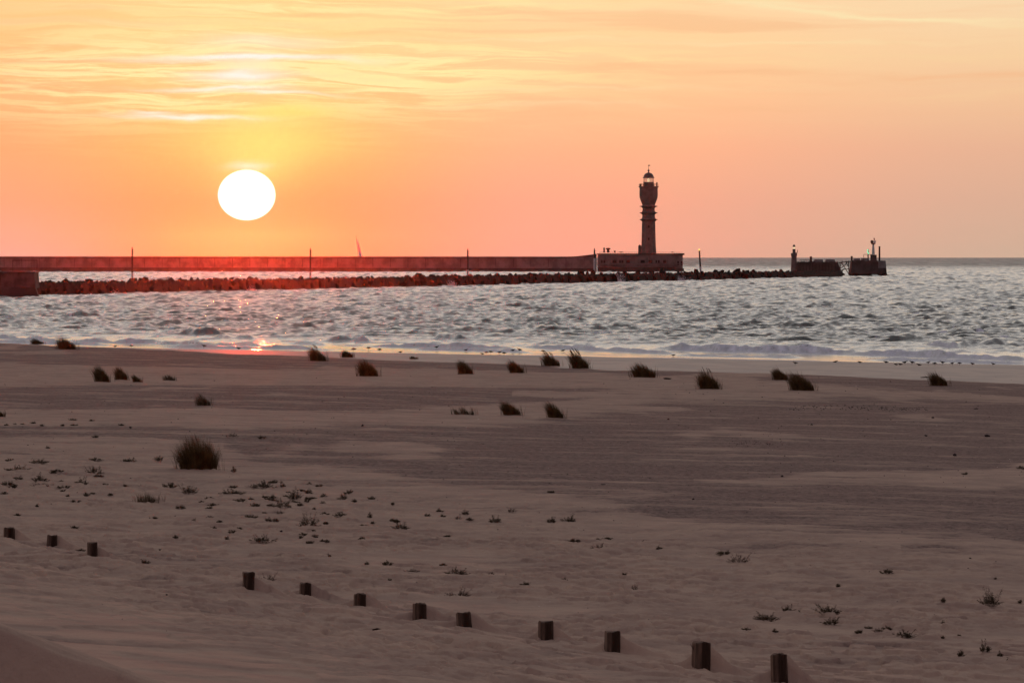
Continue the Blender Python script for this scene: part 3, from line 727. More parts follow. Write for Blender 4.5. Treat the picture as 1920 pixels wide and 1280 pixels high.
tr, ot = root('truss_bridge', 1586, 'broken steel truss bridging the gap between the two pier blocks', 'truss', 3)
m = MB()
rod(m, (1576,492), (1576.5,516), ot, r=.16); rod(m, (1592,489), (1593,516), ot, r=.16); rod(m, (1574,492.4), (1596.5,490), ot, r=.14)
m.build('chord', M['metal'], tr)
m = MB()
for p, q in (((1577,491.5),(1583.5,499)), ((1583.5,499),(1592,489)), ((1577,503),(1583.5,499)), ((1584,500),(1593.6,516)), ((1577,514),(1584,503)), ((1580,489),(1580,496)), ((1587,488.6),(1591,500)), ((1576,506),(1593,504))): rod(m, p, q, ot, r=.12)
m.build('brace', M['metal'], tr)
m = MB(); a = Q(1574,517.2,ot); b = Q(1598,515.6,ot); m.box(a[0], b[0], -1, 1, a[1]-.2, a[1]+.1); m.build('low_beam', M['metal'], tr)

bc, o1 = root('stone_beacon', 1489, 'small dark stone beacon tower with a stepped top and tiny lit window', 'beacon', 1)
def rp(l): return [(r * SR, CH - (y - LV) * SR) for r, y in l]
MB().lathe(rp([(6.4,522),(6.2,510),(5.2,490),(4.9,482),(5.6,479),(5.9,475.2),(5.2,474.4)]), 12).build('tower', M['stone'], bc)
MB().lathe(rp([(2.9,474.4),(2.7,467.2),(2.9,466.6)]), 12).build('upper_drum', M['stone'], bc)
MB().lathe(rp([(1.9,466.6),(1.9,463.2)]), 12).build('lantern', M['lamp_cream'], bc)
MB().lathe(rp([(2.5,463.1),(2.4,461.6),(1.7,459.4),(.5,458.4)]), 12).build('dome', M['zinc'], bc)
m = MB(); rod(m, (1491,474), (1496,473.4), o1, 0, .08); rod(m, (1495.4,474), (1495.4,468.4), o1, 0, .1); m.build('lamp_bracket', M['red_paint'], bc)

wb, o2 = root('white_beacon', 1638.4, 'tapering white beacon tower with a cluttered lamp gallery on the seaward block', 'beacon', 3)
a = Q(1633.2,488.5,o2); b = Q(1644.4,488.5,o2)
MB().box(a[0], b[0], -1.1, 1.1, a[1], Q(0,477.6,o2)[1]).build('base_house', M['concrete_dark'], wb)
MB().lathe(rp([(2.8,477.5),(2.5,470),(1.9,462),(1.75,458.3)]), 14).build('tower', M['white_paint'], wb)
MB().lathe(rp([(2.2,458.3),(4.2,457.0),(4.4,456.0),(4.0,455.8)]), 14).build('gallery', M['red_paint'], wb)
m = MB(); m.lathe(rp([(1.8,455.8),(2.6,454.6),(2.7,451.8),(1.6,450.4)]), 10, c=(-2.6*SR, 0, 0)); m.build('lamp_housing', M['metal'], wb)
m = MB(); m.lathe(rp([(1.1,455.8),(1.1,451.4)]), 10, c=(1.4*SR, 0, 0)); m.box(2.2*SR, 4.6*SR, -.1, .1, CH-(455.4-LV)*SR, CH-(452.4-LV)*SR); m.build('signal_panel', M['white_paint'], wb)
m = MB(); rod(m, (1640,455.8), (1640,445.4), o2, 0, .09); rod(m, (1638.6,448.4), (1641.6,447.6), o2, 0, .12); rod(m, (1640,449), (1644,452.6), o2, 0, .08); m.build('antenna', M['red_paint'], wb)

gm2, o3 = root('green_light_mast', 1628, 'short mast with green signal lights beside the white beacon', 'signal mast', 2)
m = MB(); rod(m, (1628.6,488.4), (1628.6,467), o3, 0, .16); m.build('mast', M['metal'], gm2)
for (x_, y_, mm) in ((1627.6,469,'lamp_green'),(1627.2,472.4,'lamp_green'),(1629,475,'lamp_green'),(1627.6,479.4,'white_paint')):
    a = Q(x_, y_, o3); MB().box(a[0]-.16, a[0]+.16, -.45, -.19, a[1]-.2, a[1]+.2).build('signal_light', M[mm], gm2)
pl_, o4 = root('brown_column', 1650, 'plain thick brown column at the seaward end right of the white beacon', 'column', 3)
MB().lathe(rp([(1.75,490),(1.6,463),(1.9,462.6),(1.9,461.8)]), 12).build('shaft', M['metal'], pl_)

# ---------------------------------------------------------------- sailboat behind the jetty
DS = 3300; SS = DS / F
sb_ = empty('sailboat', ((675-960)*SS, DS, 0)); tag(sb_, 'distant sailboat with one pale leaning sail rising behind the jetty wall', 'sailboat')
def q(px, py): return ((px - 675) * SS, CH - (py - LV) * SS)
hull = []; hf = []
nh = 14
for i in range(nh + 1):
    u = i / nh; xx = -5.5 + 11 * u; w_ = 1.6 * math.sin(PI * min(1, u * .98 + .02)) ** .6
    hull += [(xx, -w_, 1.2), (xx, -w_*.6, .1), (xx, 0, -.5), (xx, w_*.6, .1), (xx, w_, 1.2)]
for i in range(nh):
    for k in range(4): a = i*5+k; hf.append((a, a+1, a+6, a+5))
    hf.append((i*5+4, i*5, i*5+5, i*5+9))
MB().add(hull, hf).build('hull', M['hull'], sb_, smooth=True)
a = q(667.6, 441.5); b = q(673.2, 484)
MB().tube((b[0], 0, 1.1), (a[0], 0, a[1]), .09, .05).build('mast', M['metal'], sb_)
vs = []; fs = []
for i in range(13):
    u = i / 12; lead = (q(668.5,447)[0]*(1-u) + q(673.6,488)[0]*u, q(0,447)[1]*(1-u) + q(0,488)[1]*u)
    wd_ = (6.6 * SS) * (u ** .62)
    for k in range(5):
        v = k / 4; vs.append((lead[0] + .12 + wd_ * v, -.5 * math.sin(PI * v) * u - .03, lead[1] - .2 * v))
for i in range(12):
    for k in range(4): a = i*5+k; fs.append((a, a+1, a+6, a+5))
so = MB().add(vs, fs).build('sail', M['sail'], sb_, smooth=True); so.modifiers.new('thickness', 'SOLIDIFY').thickness = .03

# ---------------------------------------------------------------- wave splashes against the rubble
rng = random.Random(3)
for (px, py, w_, h_, n_, lab) in ((1160,522,22,20,420,'fan of white spray bursting on the breakwater left of the lighthouse'),(1275,524,20,12,260,'low white splash at the breakwater gap right of the platform'),
        (845,537,20,14,240,'pale splash breaking on the middle of the breakwater'),(470,543,26,12,160,'faint splash on the breakwater below the sun'),(1288,528,24,8,160,'white foam washing over the rocks right of the platform'),
        (215,546,20,10,90,'small splash near the leftmost marker pole')):
    d = DB(px) - 1.5; s = d / F; m = MB()
    for k in range(n_):
        u = rng.gauss(0, .33); v = rng.random() ** 1.5 * max(.15, 1 - (u * 1.1) ** 2)
        r = rng.uniform(.03, .11) * (1.3 - v) * (1.2 if n_ > 200 else .9)
        c = Vector((u * w_ * s * (.55 + .6 * v), rng.uniform(-1, 1.4), v * h_ * s))
        m.add([c + Vector((r,0,-r*.5)), c + Vector((-r*.5,r,-r*.5)), c + Vector((-r*.5,-r,-r*.5)), c + Vector((0,0,r*1.3))], [(0,2,1),(0,1,3),(1,2,3),(2,0,3)])
    tag(m.build('wave_splash', M['spray'], None, loc=((px-960)*s, d, .1)), lab, 'splash')

# ---------------------------------------------------------------- wooden posts
ordn = ['first','second','third','fourth','fifth','sixth','seventh','eighth','ninth','tenth','eleventh','twelfth']
PL = ['half buried wooden post at the far left edge, first of the row','small wooden post second from the left, pale sand at its right foot',
      'wooden post third from the left, standing just before the wide gap in the row','dark wooden post right of the wide gap, fourth from the left, with a broader head',
      'short dark wooden post fifth from the left','grooved wooden post sixth from the left with a dark right edge','wooden post seventh from the left with a dark stripe down its right side',
      'wooden post tilting to the left, eighth in the row','dark square wooden post ninth from the left with a sand hollow on its left','wooden post tenth from the left with dark and pale stains',
      'largest dark wooden post, splintered at its top left corner','rightmost wooden post, cut by the bottom edge of the picture']
for i, ((px, yt, yb, w_, tilt), (bx, by, hh, wd)) in enumerate(zip(POSTS, post_pos)):
    rng = random.Random(40 + i)
    gz = float(base_h(np.array([bx]), np.array([by]))[0])
    zt = CH - (yt - LV) / F * by
    zb = CH - (yb - LV) / F * by
    r = empty('wooden_post', (bx, by, zb - .02)); tag(r, PL[i], 'post', 'wooden posts in a row across the sand')
    H = zt - zb + .02; rad = wd / 2
    n = 28; rotz = rng.uniform(.25, .6); pw = 5.0
    prof = []
    seedv = [rng.uniform(-.05, .05) for _ in range(n)]
    for k in range(n):
        a = 2 * PI * k / n; c, s_ = math.cos(a), math.sin(a)
        rr = (abs(c) ** pw + abs(s_) ** pw) ** (-1 / pw) * .86
        if k in (rng.randrange(n), rng.randrange(n)): rr *= .86
        prof.append(rr * (1 + seedv[k]))
    vs = []; fs = []
    lev = [-.5, 0, .25*H, .5*H, .75*H, .93*H, H - .008, H]
    flare = 1.10 if i == 3 else 1.0
    for li, z in enumerate(lev):
        k_ = 1.0 - .03 * max(0, z / H) + rng.uniform(-.012, .012)
        if li >= 5: k_ *= flare
        if li == 7: k_ *= .94
        for k in range(n):
            a = 2 * PI * k / n + rotz
            zz = z + ((.006 * math.sin(a * 2 + i) + .004 * math.sin(a * 5 + 2*i)) if li >= 5 else 0)
            vs.append((math.cos(a) * rad * prof[k] * k_ * 1.0, math.sin(a) * rad * prof[k] * k_, zz))
    for li in range(len(lev) - 1):
        for k in range(n):
            j = (k + 1) % n; fs.append((li*n+k, li*n+j, (li+1)*n+j, (li+1)*n+k))
    o = MB().add(vs, fs + [tuple(range((len(lev)-1)*n, len(lev)*n))]).build('timber', M['wood'], r)
    if i == 10:
        MB().add([(-rad*1.0,-.01,H-.05),(-rad*.75,-.02,H-.08),(-rad*.8,.02,H-.06),(-rad*1.35,-.01,H+.004)], [(0,1,2),(0,3,1),(1,3,2),(2,3,0)]).build('splinter', M['wood'], r)
    r.rotation_euler = (rng.uniform(-.03,.03), math.radians(tilt), 0)

# ---------------------------------------------------------------- marram grass tufts
TL = ['low grass tuft at the far left on the beach crest, against the surf','grass tuft with swept back tips standing against the surf at left','round grass tuft on the sand crest in front of the orange wet sand','small wispy grass tuft just right of the one against the orange wet sand',
      'thick dark grass tuft below the sailboat','tiny grass tuft on the wet sand edge near the middle','narrow tall grass tuft left of the middle, on the beach crest','grass tuft just right of the middle of the beach crest',
      'grass tuft with seed heads beside the waterline birds near the middle','grass tuft with bristling seed heads directly left of the lighthouse line','broad dome shaped grass tuft directly below the lighthouse','dark grass tuft with seed heads and stray blades right of the broad dome',
      'round grass tuft left in the touching pair at right','largest of the pair of touching tufts at right','lone grass tuft near the right edge below the birds',
      'tallest of the three neighbouring tufts at left','middle one of the three neighbouring tufts at left','smallest of the three neighbouring tufts at left','pale small tuft just right of the three neighbouring tufts','lone reddish brown tuft above the biggest clump',
      'low wide double tuft, leftmost of the middle three','rounded grass tuft, second of the middle three','leaning grass tuft, rightmost of the middle three','grass tuft cut by the left edge of the picture','biggest bushy dark grass clump in the left foreground','sparse low greenish clump below the biggest grass clump']
def tuft(i, px, yb, w_, h_):
    p = tuft_gp[i]; s = p.y / F; R = w_ * s / 2; H = h_ * s
    rng = random.Random(100 + i)
    r = empty('grass_tuft', (p.x, p.y, float(height(np.array([p.x]), np.array([p.y]), False)[0]))); tag(r, TL[i], 'grass tuft', 'marram grass tufts on the beach')
    sparse = i in (19, 20, 25, 5, 18)
    n = int(min(1500, 360 + w_ * h_ * .34)) if not sparse else int(160 + w_ * h_ * .14)
    if i == 24: n = 2600
    bw = max(.006, .85 * s) * (.8 if i == 24 else 1)
    vs = []; fs = []; sv = []; sf = []
    lean = rng.uniform(-.55, -.30) if i not in (24, 25) else (-.18 if i == 24 else -.1)
    for k in range(n):
        a = rng.uniform(0, 2*PI); q = math.sqrt(rng.random())
        rx = math.cos(a) * q * R * .72; ry = math.sin(a) * q * R * .72
        rt = rx / (R * .72)
        # envelope: highest left of centre, sloping down to the right
        e = 1.0 - .42 * max(0, rt + .1) ** 1.1 - .30 * max(0, -rt - .35) - .12 * q
        if i in (20,): e = .75 + .25 * math.cos(rt * 6)
        if i == 24: e = 1.06 - .42 * rt * rt
        L = H * e * rng.uniform(.6, 1.12) * (1.12 if rng.random() < .06 else 1)
        dx = lean * L * rng.uniform(.5, 1.2) + (.75 if i == 24 else .38) * rx * rng.random() + rng.gauss(0, .10) * L; dy = ry * .35 + rng.gauss(0, .12) * L
        w = bw * rng.uniform(.5, 1.1); b = len(vs)
        ph = rng.uniform(0, PI); wx, wy = math.cos(ph) * w / 2, math.sin(ph) * w / 2
        droop = rng.uniform(0, .35)
        for t_ in (0, .4, .75, 1.0):
            cx = rx + dx * t_ ** 1.7; cy = ry + dy * t_ ** 1.7; cz = L * (t_ - droop * t_ ** 3 * .5) - .05
            ww = 1 - .8 * t_
            if t_ < 1: vs += [(cx - wx*ww, cy - wy*ww, cz), (cx + wx*ww, cy + wy*ww, cz)]
            else: vs.append((cx, cy, cz))
        fs += [(b,b+1,b+3,b+2),(b+2,b+3,b+5,b+4),(b+4,b+5,b+6)]
    # stray blades at the edges
    for k in range(60 if i == 24 else 36):
        sgn = rng.choice((-1, -1, 1)); rx = sgn * R * rng.uniform(.5, 1.05); L = H * rng.uniform(.2, .75); w = bw * .5; b = len(vs)
        dx = rng.uniform(-.6, .3) * L; ry = rng.uniform(-.5, .5) * R
        vs += [(rx, ry, -.03), (rx + w, ry, -.03), (rx + dx*.4, ry, L*.55), (rx + w*.8 + dx*.4, ry, L*.55), (rx + dx, ry, L)]
        fs += [(b,b+1,b+3,b+2),(b+2,b+3,b+4)]
    MB().add(vs, fs).build('blades', M['grass_pale'] if sparse else M['grass'], r)
    if i in (8, 9, 11, 24, 2):
        m = MB()
        for k in range({8:9, 9:14, 11:8, 24:5, 2:4}[i]):
            x0 = rng.uniform(-.45, .35) * R; L = H * rng.uniform(.80, 1.04) * (1 - .25 * max(0, x0 / R)); y0 = rng.uniform(-.4, .4) * R
            a = Vector((x0, y0, L*.3)); b = Vector((x0 + lean*L*.45, y0, L*.80)); c = Vector((x0 + lean*L*.75, y0, L))
            m.tube(a, b, bw*.28, bw*.22, 4); m.tube(b, c, bw*.85, bw*.35, 5)
        m.build('seed_head', M['seed'], r)
for i, t_ in enumerate(TUFTS): tuft(i, *t_)

# ---------------------------------------------------------------- low creeping beach plants
BIG = {(31,884):'long low green plant mat at the left edge, above the other creeping plants',(75,908):'dark bushy plant with pale runners near the left edge',(177,890):'two humped dark green plant left of the biggest grass clump',
 (153,912):'creeping plant with a raised left tip near the left edge',(354,930):'spiky rounded green plant right of the sparse clump',(494,918):'long low dark green mat in the middle of the left plant patch',(437,930):'low flat mat left of the long dark green mat',
 (553,940):'dense tall plant at the right side of the left plant patch',(530,957):'bushy plant with pale leaves in the centre of the left plant patch',(503,940):'flat dark plant above the bushy pale leaved one',(579,990):'wide bushy plant with a tall sprout, lower right of the left plant patch',
 (493,1022):'wide spreading plant lowest in the left plant patch',(751,994):'dark creeping plant rising to the right, alone in the middle sand',(928,980):'branching dark plant between the middle and the plant pair to its right',(1125,1032):'long creeping plant with two dark lobes in the middle right sand',
 (855,1081):'wide branching plant above the eighth post',(860,1118):'faint dry wispy plant just above the tilting post',(1386,1057):'wide dark mat plant with a smaller one touching its upper left',(1356,1043):'smaller plant touching the wide dark mat on its upper left',
 (1857,1140):'tall branching plant near the right edge, pointed at the top',(1437,1168):'low wide row of sprouts above the rightmost post',(1553,1159):'forked dark green plant right of the row of sprouts',(1558,1175):'thin sparse plant just under the forked one',
 (1695,1198):'dense dark green cushion plant at lower right',(1847,1232):'upright leafy sprig at the lower right corner',(1663,1079):'small flat plant alone in the right hand sand',(238,867):'thin flat plant left of the biggest grass clump',(74,873):'pale double humped plant above the long low mat at left',
 (644,939):'left plant of the three grouped right of the left patch',(1066,978):'right plant of the pair in the middle right sand',(1032,981):'left plant of the pair in the middle right sand',(1475,1156):'small dark plant at the upper right tip of the row of sprouts',
 (502,1094):'faint upright dry shoots right of the fourth post'}
PLANTS = [(17,865,18,8),(74,873,40,9),(31,884,54,12),(75,908,36,18),(80,914,50,9),(180,867,28,8),(238,867,38,7),(298,868,20,18),(177,890,42,14),(107,891,26,5),(34,905,20,7),(15,915,30,12),(153,912,30,16),(196,914,26,8),(122,919,34,9),(7,928,14,7),(162,932,12,12),(127,932,7,6),(142,946,18,7),
(318,917,34,12),(354,930,42,20),(391,936,22,6),(494,918,64,14),(437,930,54,11),(512,906,20,8),(531,917,12,8),(503,940,44,12),(553,940,36,26),(530,957,46,22),(525,967,20,8),(577,926,22,14),(598,914,14,5),(450,946,32,10),(479,953,24,12),(338,955,20,12),(363,983,22,12),(392,974,22,8),(411,982,16,6),(392,956,16,5),(468,974,32,12),(503,981,14,10),(517,982,14,9),(579,990,44,26),(609,969,18,10),(612,984,16,9),(637,973,26,14),(564,1011,9,11),(589,1009,17,11),(604,1021,10,5),(400,996,14,8),(447,997,22,9),(425,1018,14,16),(434,1004,18,8),(493,1022,52,14),(329,1017,11,9),(301,1034,8,5),(140,995,16,8),(33,969,18,5),(289,973,18,5),(151,1035,18,6),(271,1061,20,12),(616,1048,12,10),(502,1094,34,16),(438,890,10,18),
(12,798,9,4),(28,797,8,4),(42,796,9,4),(62,795,10,5),(79,800,9,5),(116,799,8,4),(138,798,14,4),(137,788,16,4),(172,790,10,5),(227,798,12,4),(178,821,12,8),(436,819,28,10),(491,823,16,12),(89,842,8,4),
(654,926,20,12),(644,939,26,13),(665,944,18,9),(697,939,18,10),(693,974,10,18),(751,994,40,15),(825,961,14,9),(801,970,12,9),(831,971,10,6),(860,976,16,12),(873,968,18,13),(928,980,28,14),(960,962,24,12),(1032,981,26,11),(1066,978,28,16),(1075,1022,28,10),(1125,1032,52,13),(1210,1020,10,6),(1236,1033,12,6),
(726,1065,22,12),(688,1063,8,8),(773,1073,32,8),(855,1081,54,16),(830,1065,16,5),(921,1083,16,8),(1056,1092,15,12),(730,1098,13,9),(985,1103,22,8),(860,1118,56,16),(1190,1106,14,14),(1171,1086,8,8),
(1356,1043,34,10),(1386,1057,58,18),(1663,1079,32,9),(1810,890,14,7),(1914,880,18,10),(1867,1088,8,6),(1857,1140,52,34),(1769,1138,14,12),(1907,1127,8,5),(1915,1133,8,8),(1437,1168,52,16),(1475,1156,28,14),(1553,1159,56,18),(1558,1175,36,14),(1611,1190,18,10),(1647,1192,22,12),(1695,1198,50,16),(1770,1174,20,11),(1454,1195,16,8),(1802,1236,16,20),(1847,1232,24,24),(1876,1238,12,14),(1893,1243,8,10),(1572,1105,10,8)]
def leaf(m, c, d, L, w):
    u = d.normalized(); s_ = u.cross(Vector((0,0,1)));
    if s_.length < .1: s_ = Vector((1,0,0))
    s_ = s_.normalized() * w
    m.add([c, c + u*L*.5 + s_, c + u*L, c + u*L*.5 - s_ + Vector((0,0,.004))], [(0,1,2,3)])
def plant(px, yb, w_, h_):
    p = ground(px, yb); s = p.y / F; Wd = w_ * s; H = h_ * s; rng = random.Random(px * 7 + yb)
    z = float(height(np.array([p.x]), np.array([p.y]))[0])
    key = (px, yb); big_ = key in BIG
    dry = key in ((860,1118),(502,1094),(773,1073),(1190,1106)) or rng.random() < .08
    st = MB(); lf = MB()
    nb = max(5, int(5 + w_ * .62))
    for k in range(nb):
        a = rng.uniform(0, 2*PI); u = (rng.random() * 2 - 1)
        cx = u * Wd * .42; cy = rng.gauss(0, .3) * Wd
        ht = H * rng.uniform(.25, .85) * (1 - .55 * abs(u))
        if big_ and rng.random() < .12: ht = H
        b = Vector((cx * .5, cy * .5, -.01)); t_ = Vector((cx + math.cos(a) * Wd * .12, cy + math.sin(a) * Wd * .1, ht))
        mid = (b + t_) / 2 + Vector((0, 0, ht * .12))
        rw = max(.002, .14 * s)
        if k: st.tube(Vector((0,0,-.02)), b, rw, rw, 3)
        st.tube(b, mid, rw, rw * .8, 4); st.tube(mid, t_, rw * .8, rw * .5, 4)
        nl = int((14 + h_ * .6) * (.35 if dry else 1))
        for j in range(nl):
            f_ = rng.uniform(.35, 1.02); c = b.lerp(t_, f_) if f_ > .5 else b.lerp(mid, f_ * 2)
            d = Vector((rng.gauss(0, 1), rng.gauss(0, 1), rng.uniform(-.2, .7))); c = c + Vector((rng.gauss(0, .9) * s, rng.gauss(0, 2) * s, rng.gauss(0, .35) * s))
            leaf(lf, c, d, rng.uniform(1.6, 3.4) * s * (.9 if w_ > 20 else .8), rng.uniform(.5, 1.1) * s)
    mid = px
    if key in BIG: lab = BIG[key]; grp = 'creeping beach plants in the sand'
    else:
        if yb < 850: lab = 'tiny dark seedling on the sand bands above the biggest grass clump'
        elif px < 290: lab = 'small low beach plant scattered at the left above the three left posts'
        elif px < 645 and yb < 1035: lab = 'small beach plant scattered in the left plant patch'
        elif px < 1240: lab = 'small beach plant scattered in the pale sand of the middle'
        else: lab = 'small beach plant scattered in the pale sand at right'
        grp = 'seedlings: ' + lab
    r = empty('beach_plant', (p.x, p.y, z)); tag(r, lab, 'beach plant', grp)
    st.build('stem', M['stem'], r); lf.build('leaves', M['leaf_dry'] if dry else M['leaf'], r)
for a in PLANTS: plant(*a)
rng = random.Random(77)
for (cx_, cy_, sx_, sy_, n_) in ((520,945,75,22,26),(110,915,85,20,14),(640,985,60,18,8),(1600,1180,150,18,9),(900,1000,140,35,8)):
    for k in range(n_):
        px = rng.gauss(cx_, sx_); py = rng.gauss(cy_, sy_)
        if not (5 < px < 1910) or (320 < px < 425 and py < 900): continue
        plant(int(px), int(py), rng.randint(8, 22), rng.randint(4, 9))

# ---------------------------------------------------------------- shore birds
def bird_mesh(kind, rng):
    m = MB(); bend = rng.uniform(-.02, .03)
    low = kind == 'sit'; lz_ = .0 if low else .13
    # spine: tail -> body -> neck -> head -> beak (x, z, radius)
    up = kind == 'up'
    sp = [(-.27,.10,.006),(-.20,.105,.028),(-.12,.11,.062),(-.02,.115,.083),(.07,.125,.074),(.125,.165,.045),(.15,.20 if not low else .17,.034),(.18,.225 if not low else .185,.036),(.212,.222 if not low else .18,.022),(.235,.214 if not low else .172,.008),(.285,.200 if not low else .16,.003)]
    if kind == 'feed': sp = sp[:5] + [(.13,.13,.05),(.17,.10,.036),(.20,.085,.034),(.225,.06,.02),(.24,.045,.008),(.27,.015,.003)]
    n = 8; vs = []; fs = []
    for i, (x, z, r) in enumerate(sp):
        for k in range(n):
            a = 2*PI*k/n; vs.append((x, r * math.cos(a) * .9, z + lz_ + r * math.sin(a)))
    for i in range(len(sp)-1):
        for k in range(n):
            j = (k+1) % n; fs.append((i*n+k, i*n+j, (i+1)*n+j, (i+1)*n+k))
    fs += [tuple(reversed(range(n))), tuple(range((len(sp)-1)*n, len(sp)*n))]
    m.add(vs, fs)
    if not low:
        for s_ in (-.03, .03):
            m.tube((.0, s_, .18), (.005, s_, .0), .006, .005, 5); m.tube((.005, s_, .003), (.045, s_*1.3, .003), .005, .003, 4)
    # folded wing tips
    for s_ in (-1, 1): m.add([(.05, s_*.072, .15+lz_), (-.10, s_*.07, .16+lz_), (-.33, s_*.012, .12+lz_), (-.12, s_*.076, .10+lz_)], [(0,1,2,3)])
    return m
FL = [(1661,681,'sit'),(1680,685,'sit'),(1688,685,'sit'),(1697,684,'up'),(1710,684,'up'),(1723,686,'sit'),(1741,684,'up'),(1753,686,'feed'),(1767,684,'up'),(1786,685,'up'),(1799,685,'feed'),(1823,686,'up'),(1862,686,'up')]
SB = [(1491,685,'up','dark bird standing alone on the wet sand at right, behind the pair of tufts'),(1567,680,'sit','small dark bird far left of the right hand flock at the waterline'),(1612,681,'sit','tiny dark bird between the lone wet sand bird and the flock'),
 (1263,671,'sit','bird resting at the waterline below the tall lighthouse'),(1056,666,'sit','bird right of the seed head tufts at the waterline'),(1018,666,'feed','bird at the waterline just left of the first seed head tuft'),
 (974,665,'up','rightmost bird of the close group at the waterline near the middle'),(962,665,'up','second bird from the right in the close group near the middle'),(945,666,'feed','third bird from the right in the close group near the middle'),(937,665,'sit','fourth bird from the right in the close group near the middle'),
 (920,665,'feed','fifth bird from the right in the close group near the middle'),(912,665,'feed','sixth bird from the right in the close group near the middle'),(904,665,'sit','leftmost bird of the close group near the middle'),(874,663,'sit','lone bird left of the close group near the middle'),
 (819,655,'up','bird standing upright in the shallow surf'),(751,662,'sit','single small bird at the waterline above the thick tuft'),(712,661,'feed','right bird of the two feeding below the sailboat'),(691,660,'feed','left bird of the two feeding below the sailboat'),(663,659,'feed','bird beside the small wispy tuft'),
 (447,655,'sit','bird on the waterline right of the sun reflection'),(382,653,'up','small upright bird in the foam at left'),(246,652,'feed','right one of the two birds at the far left beach crest'),(216,651,'sit','left one of the two birds at the far left beach crest')]
for k, b in enumerate(FL): SB.append((*b, 'rightmost bird of the flock along the waterline at right' if k == 12 else '%s bird from the left in the flock along the waterline at right' % (ordn + [''])[k]))
for k, (px, yb, kind, lab) in enumerate(SB):
    rng = random.Random(500 + k); p = ground(px, yb) if px > 300 else None
    if p is None or p.y > 440: d = Dz(yb, .05); p = Vector(((px - 960) / F * d, d, .05))
    sc_ = p.y / F * 11.5 / .60 * rng.uniform(.85, 1.1)
    o = bird_mesh(kind, rng).build('shore_bird', M['plumage_grey'] if k % 4 == 1 else M['plumage'], None, smooth=True)
    o.location = (p.x, p.y, max(p.z, .03)); o.rotation_euler = (0, 0, rng.choice((0, PI)) + rng.uniform(-.5, .5)); o.scale = (sc_,) * 3
    tag(o, lab, 'bird', 'shore birds along the waterline')

# ---------------------------------------------------------------- stones, lumps and wrack
ST = [(706,1191,16,8,'dark driftwood lump lying between the sixth and seventh post'),(244,803,5,5,'small round dark stone on the pale sand band at left'),(527,999,6,5,'small round dark stone inside the left plant patch'),(1790,855,8,6,'dark stone on the gravel at right'),(1852,819,12,6,'flat dark stone cluster on the gravel near the right edge'),
 (1522,797,5,4,'small dark stone on the gravel above the long light streak at right'),(1467,894,6,4,'dark stone on the pale streak at right'),(1515,1013,7,3,'flat dark stone in the pale sand at right'),(1253,787,4,3,'tiny dark stone left of the pebble band'),(1736,818,6,4,'dark stone on the gravel between two others at right'),
 (1830,767,10,4,'dark lump right of the pebble band'),(1749,784,6,4,'small dark stone below the pebble band'),(1820,1050,5,4,'small dark stone at the lower edge of the gravel at right'),(1300,938,5,4,'small dark stone in the middle of the dark gravel'),(680,799,5,4,'small dark stone on the gravel in the middle'),
 (1130,910,9,3,'flat dark stone at the left boundary of the gravel'),(312,1128,4,4,'tiny dark stone before the wide gap in the row of posts'),(1250,711,16,4,'low dark strip of wrack right of the broad dome tuft'),(1735,708,20,3,'thin strip of wrack on the beach crest left of the lone right tuft')]
for k, (px, yb, w_, h_, lab) in enumerate(ST):
    p = ground(px, yb); s = p.y / F; me = rocks[k % 8].copy(); me.materials.clear(); me.materials.append(M['debris'] if w_ > 12 else M['pebble'])
    o = bpy.data.objects.new('driftwood_lump' if w_ > 12 else 'beach_stone', me); col.objects.link(o)
    o.location = (p.x, p.y, float(height(np.array([p.x]), np.array([p.y]))[0]) + h_ * s * .25); o.scale = (w_*s/1.5, w_*s/1.8, h_*s/1.5)
    tag(o, lab, 'driftwood' if w_ > 12 else 'stone')
rng = np.random.RandomState(9); m = MB(); cnt = 0
def peb(px, py, r):
    global cnt
    d = None
    x = (px - 960) / F; 
    p = gcache(px, py); s = p[1] / F; r = r * s
    c = Vector((p[0], p[1], p[2] + r * .3)); a = rng.rand() * 6
    pts = [c + Vector((math.cos(a + k*1.2566) * r * (1 + .3*rng.rand()), math.sin(a + k*1.2566) * r * (1 + .3*rng.rand()), -r*.3)) for k in range(5)] + [c + Vector((0,0,r*.75))]
    m.add(pts, [(0,1,5),(1,2,5),(2,3,5),(3,4,5),(4,0,5)])
_gx = np.linspace(-20, 1940, 25); _gy = np.linspace(695, 1240, 60)
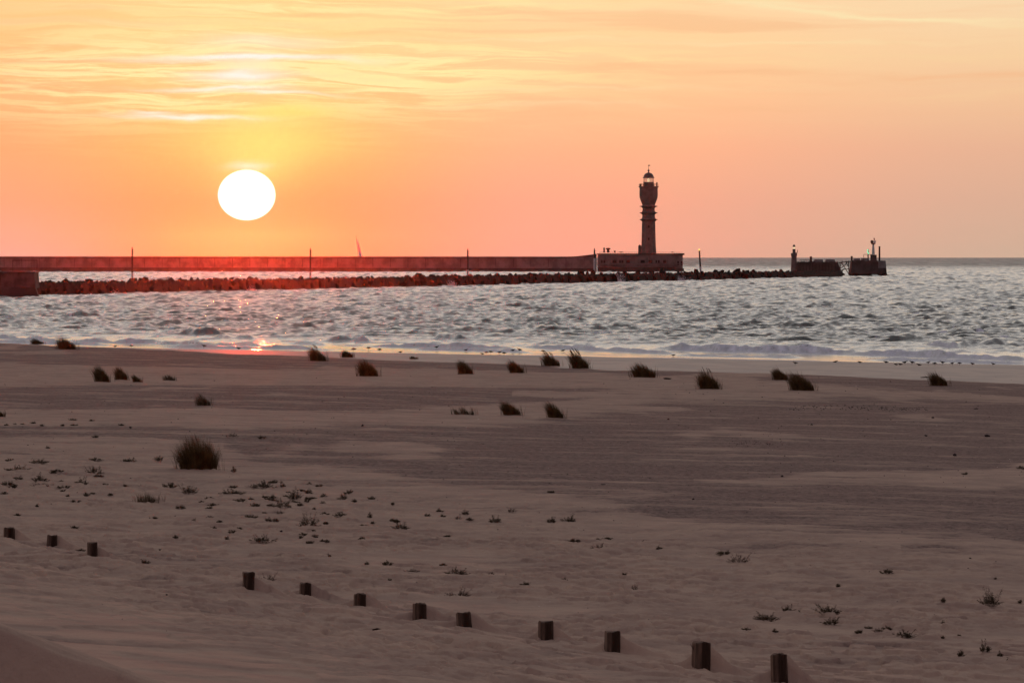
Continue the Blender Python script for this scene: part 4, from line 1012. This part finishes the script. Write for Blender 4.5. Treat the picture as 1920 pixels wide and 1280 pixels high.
_G = np.array([[tuple(ground(a, b)) for b in _gy] for a in _gx])
def gcache(px, py):
    u = (px + 20) / 1960 * 24; v = (py - 695) / 545 * 59; i = int(min(23, max(0, u))); j = int(min(58, max(0, v))); u -= i; v -= j
    g = (_G[i,j]*(1-u)*(1-v) + _G[i+1,j]*u*(1-v) + _G[i,j+1]*(1-u)*v + _G[i+1,j+1]*u*v)
    g[0] = (px - 960) / F * g[1]
    return (g[0], g[1], float(height(np.array([g[0]]), np.array([g[1]]))[0]))
for k in range(230):                                   # dense pebble band
    u = rng.rand(); peb(1480 + 260 * u, 766 + rng.randn() * 2.4 - 2 * math.sin(u * 5), .6 + 1.1 * rng.rand())
for k in range(60): peb(1365 + 105 * rng.rand(), 831 + rng.randn() * 3, .6 + .9 * rng.rand())
for k in range(2600):
    px = rng.rand() * 1920; py = 705 + 500 * rng.rand() ** 1.05
    if py > 985 + 40 * math.sin(px / 130) and rng.rand() < .7: continue
    if px < 700 and py > 860 and rng.rand() < .7: continue
    peb(px, py, .45 + 1.3 * rng.rand() ** 3)
tag(m.build('scattered_pebbles', M['pebble']), 'scatter of tiny dark pebbles and shell bits over the gravel', 'pebbles', kind='stuff')

m = MB()
for k in range(420):
    px = rng.rand() * 1920; py = 720 + 470 * rng.rand()
    peb(px, py, .35 + .55 * rng.rand() ** 2)
tag(m.build('scattered_shells', mat('pale_shell', (.75,.66,.6), .5, .4)), 'tiny pale shell fragments strewn over sand and gravel', 'shells', kind='stuff')
# ---------------------------------------------------------------- haze
hz = MB().box(-16600, 16600, -400, 12300, -4, 46).build('haze', bpy.data.materials.new('haze')); hz['kind'] = 'stuff'
hm = hz.data.materials[0]; hm.use_nodes = True; t = NT(hm.node_tree); t.n.clear()
v = t.n.new('ShaderNodeVolumePrincipled'); v.inputs['Color'].default_value = (.9,.82,.78,1); v.inputs['Density'].default_value = 7.2e-6; v.inputs['Anisotropy'].default_value = .98
out = t.n.new('ShaderNodeOutputMaterial'); t.l.new(v.outputs[0], out.inputs['Volume'])
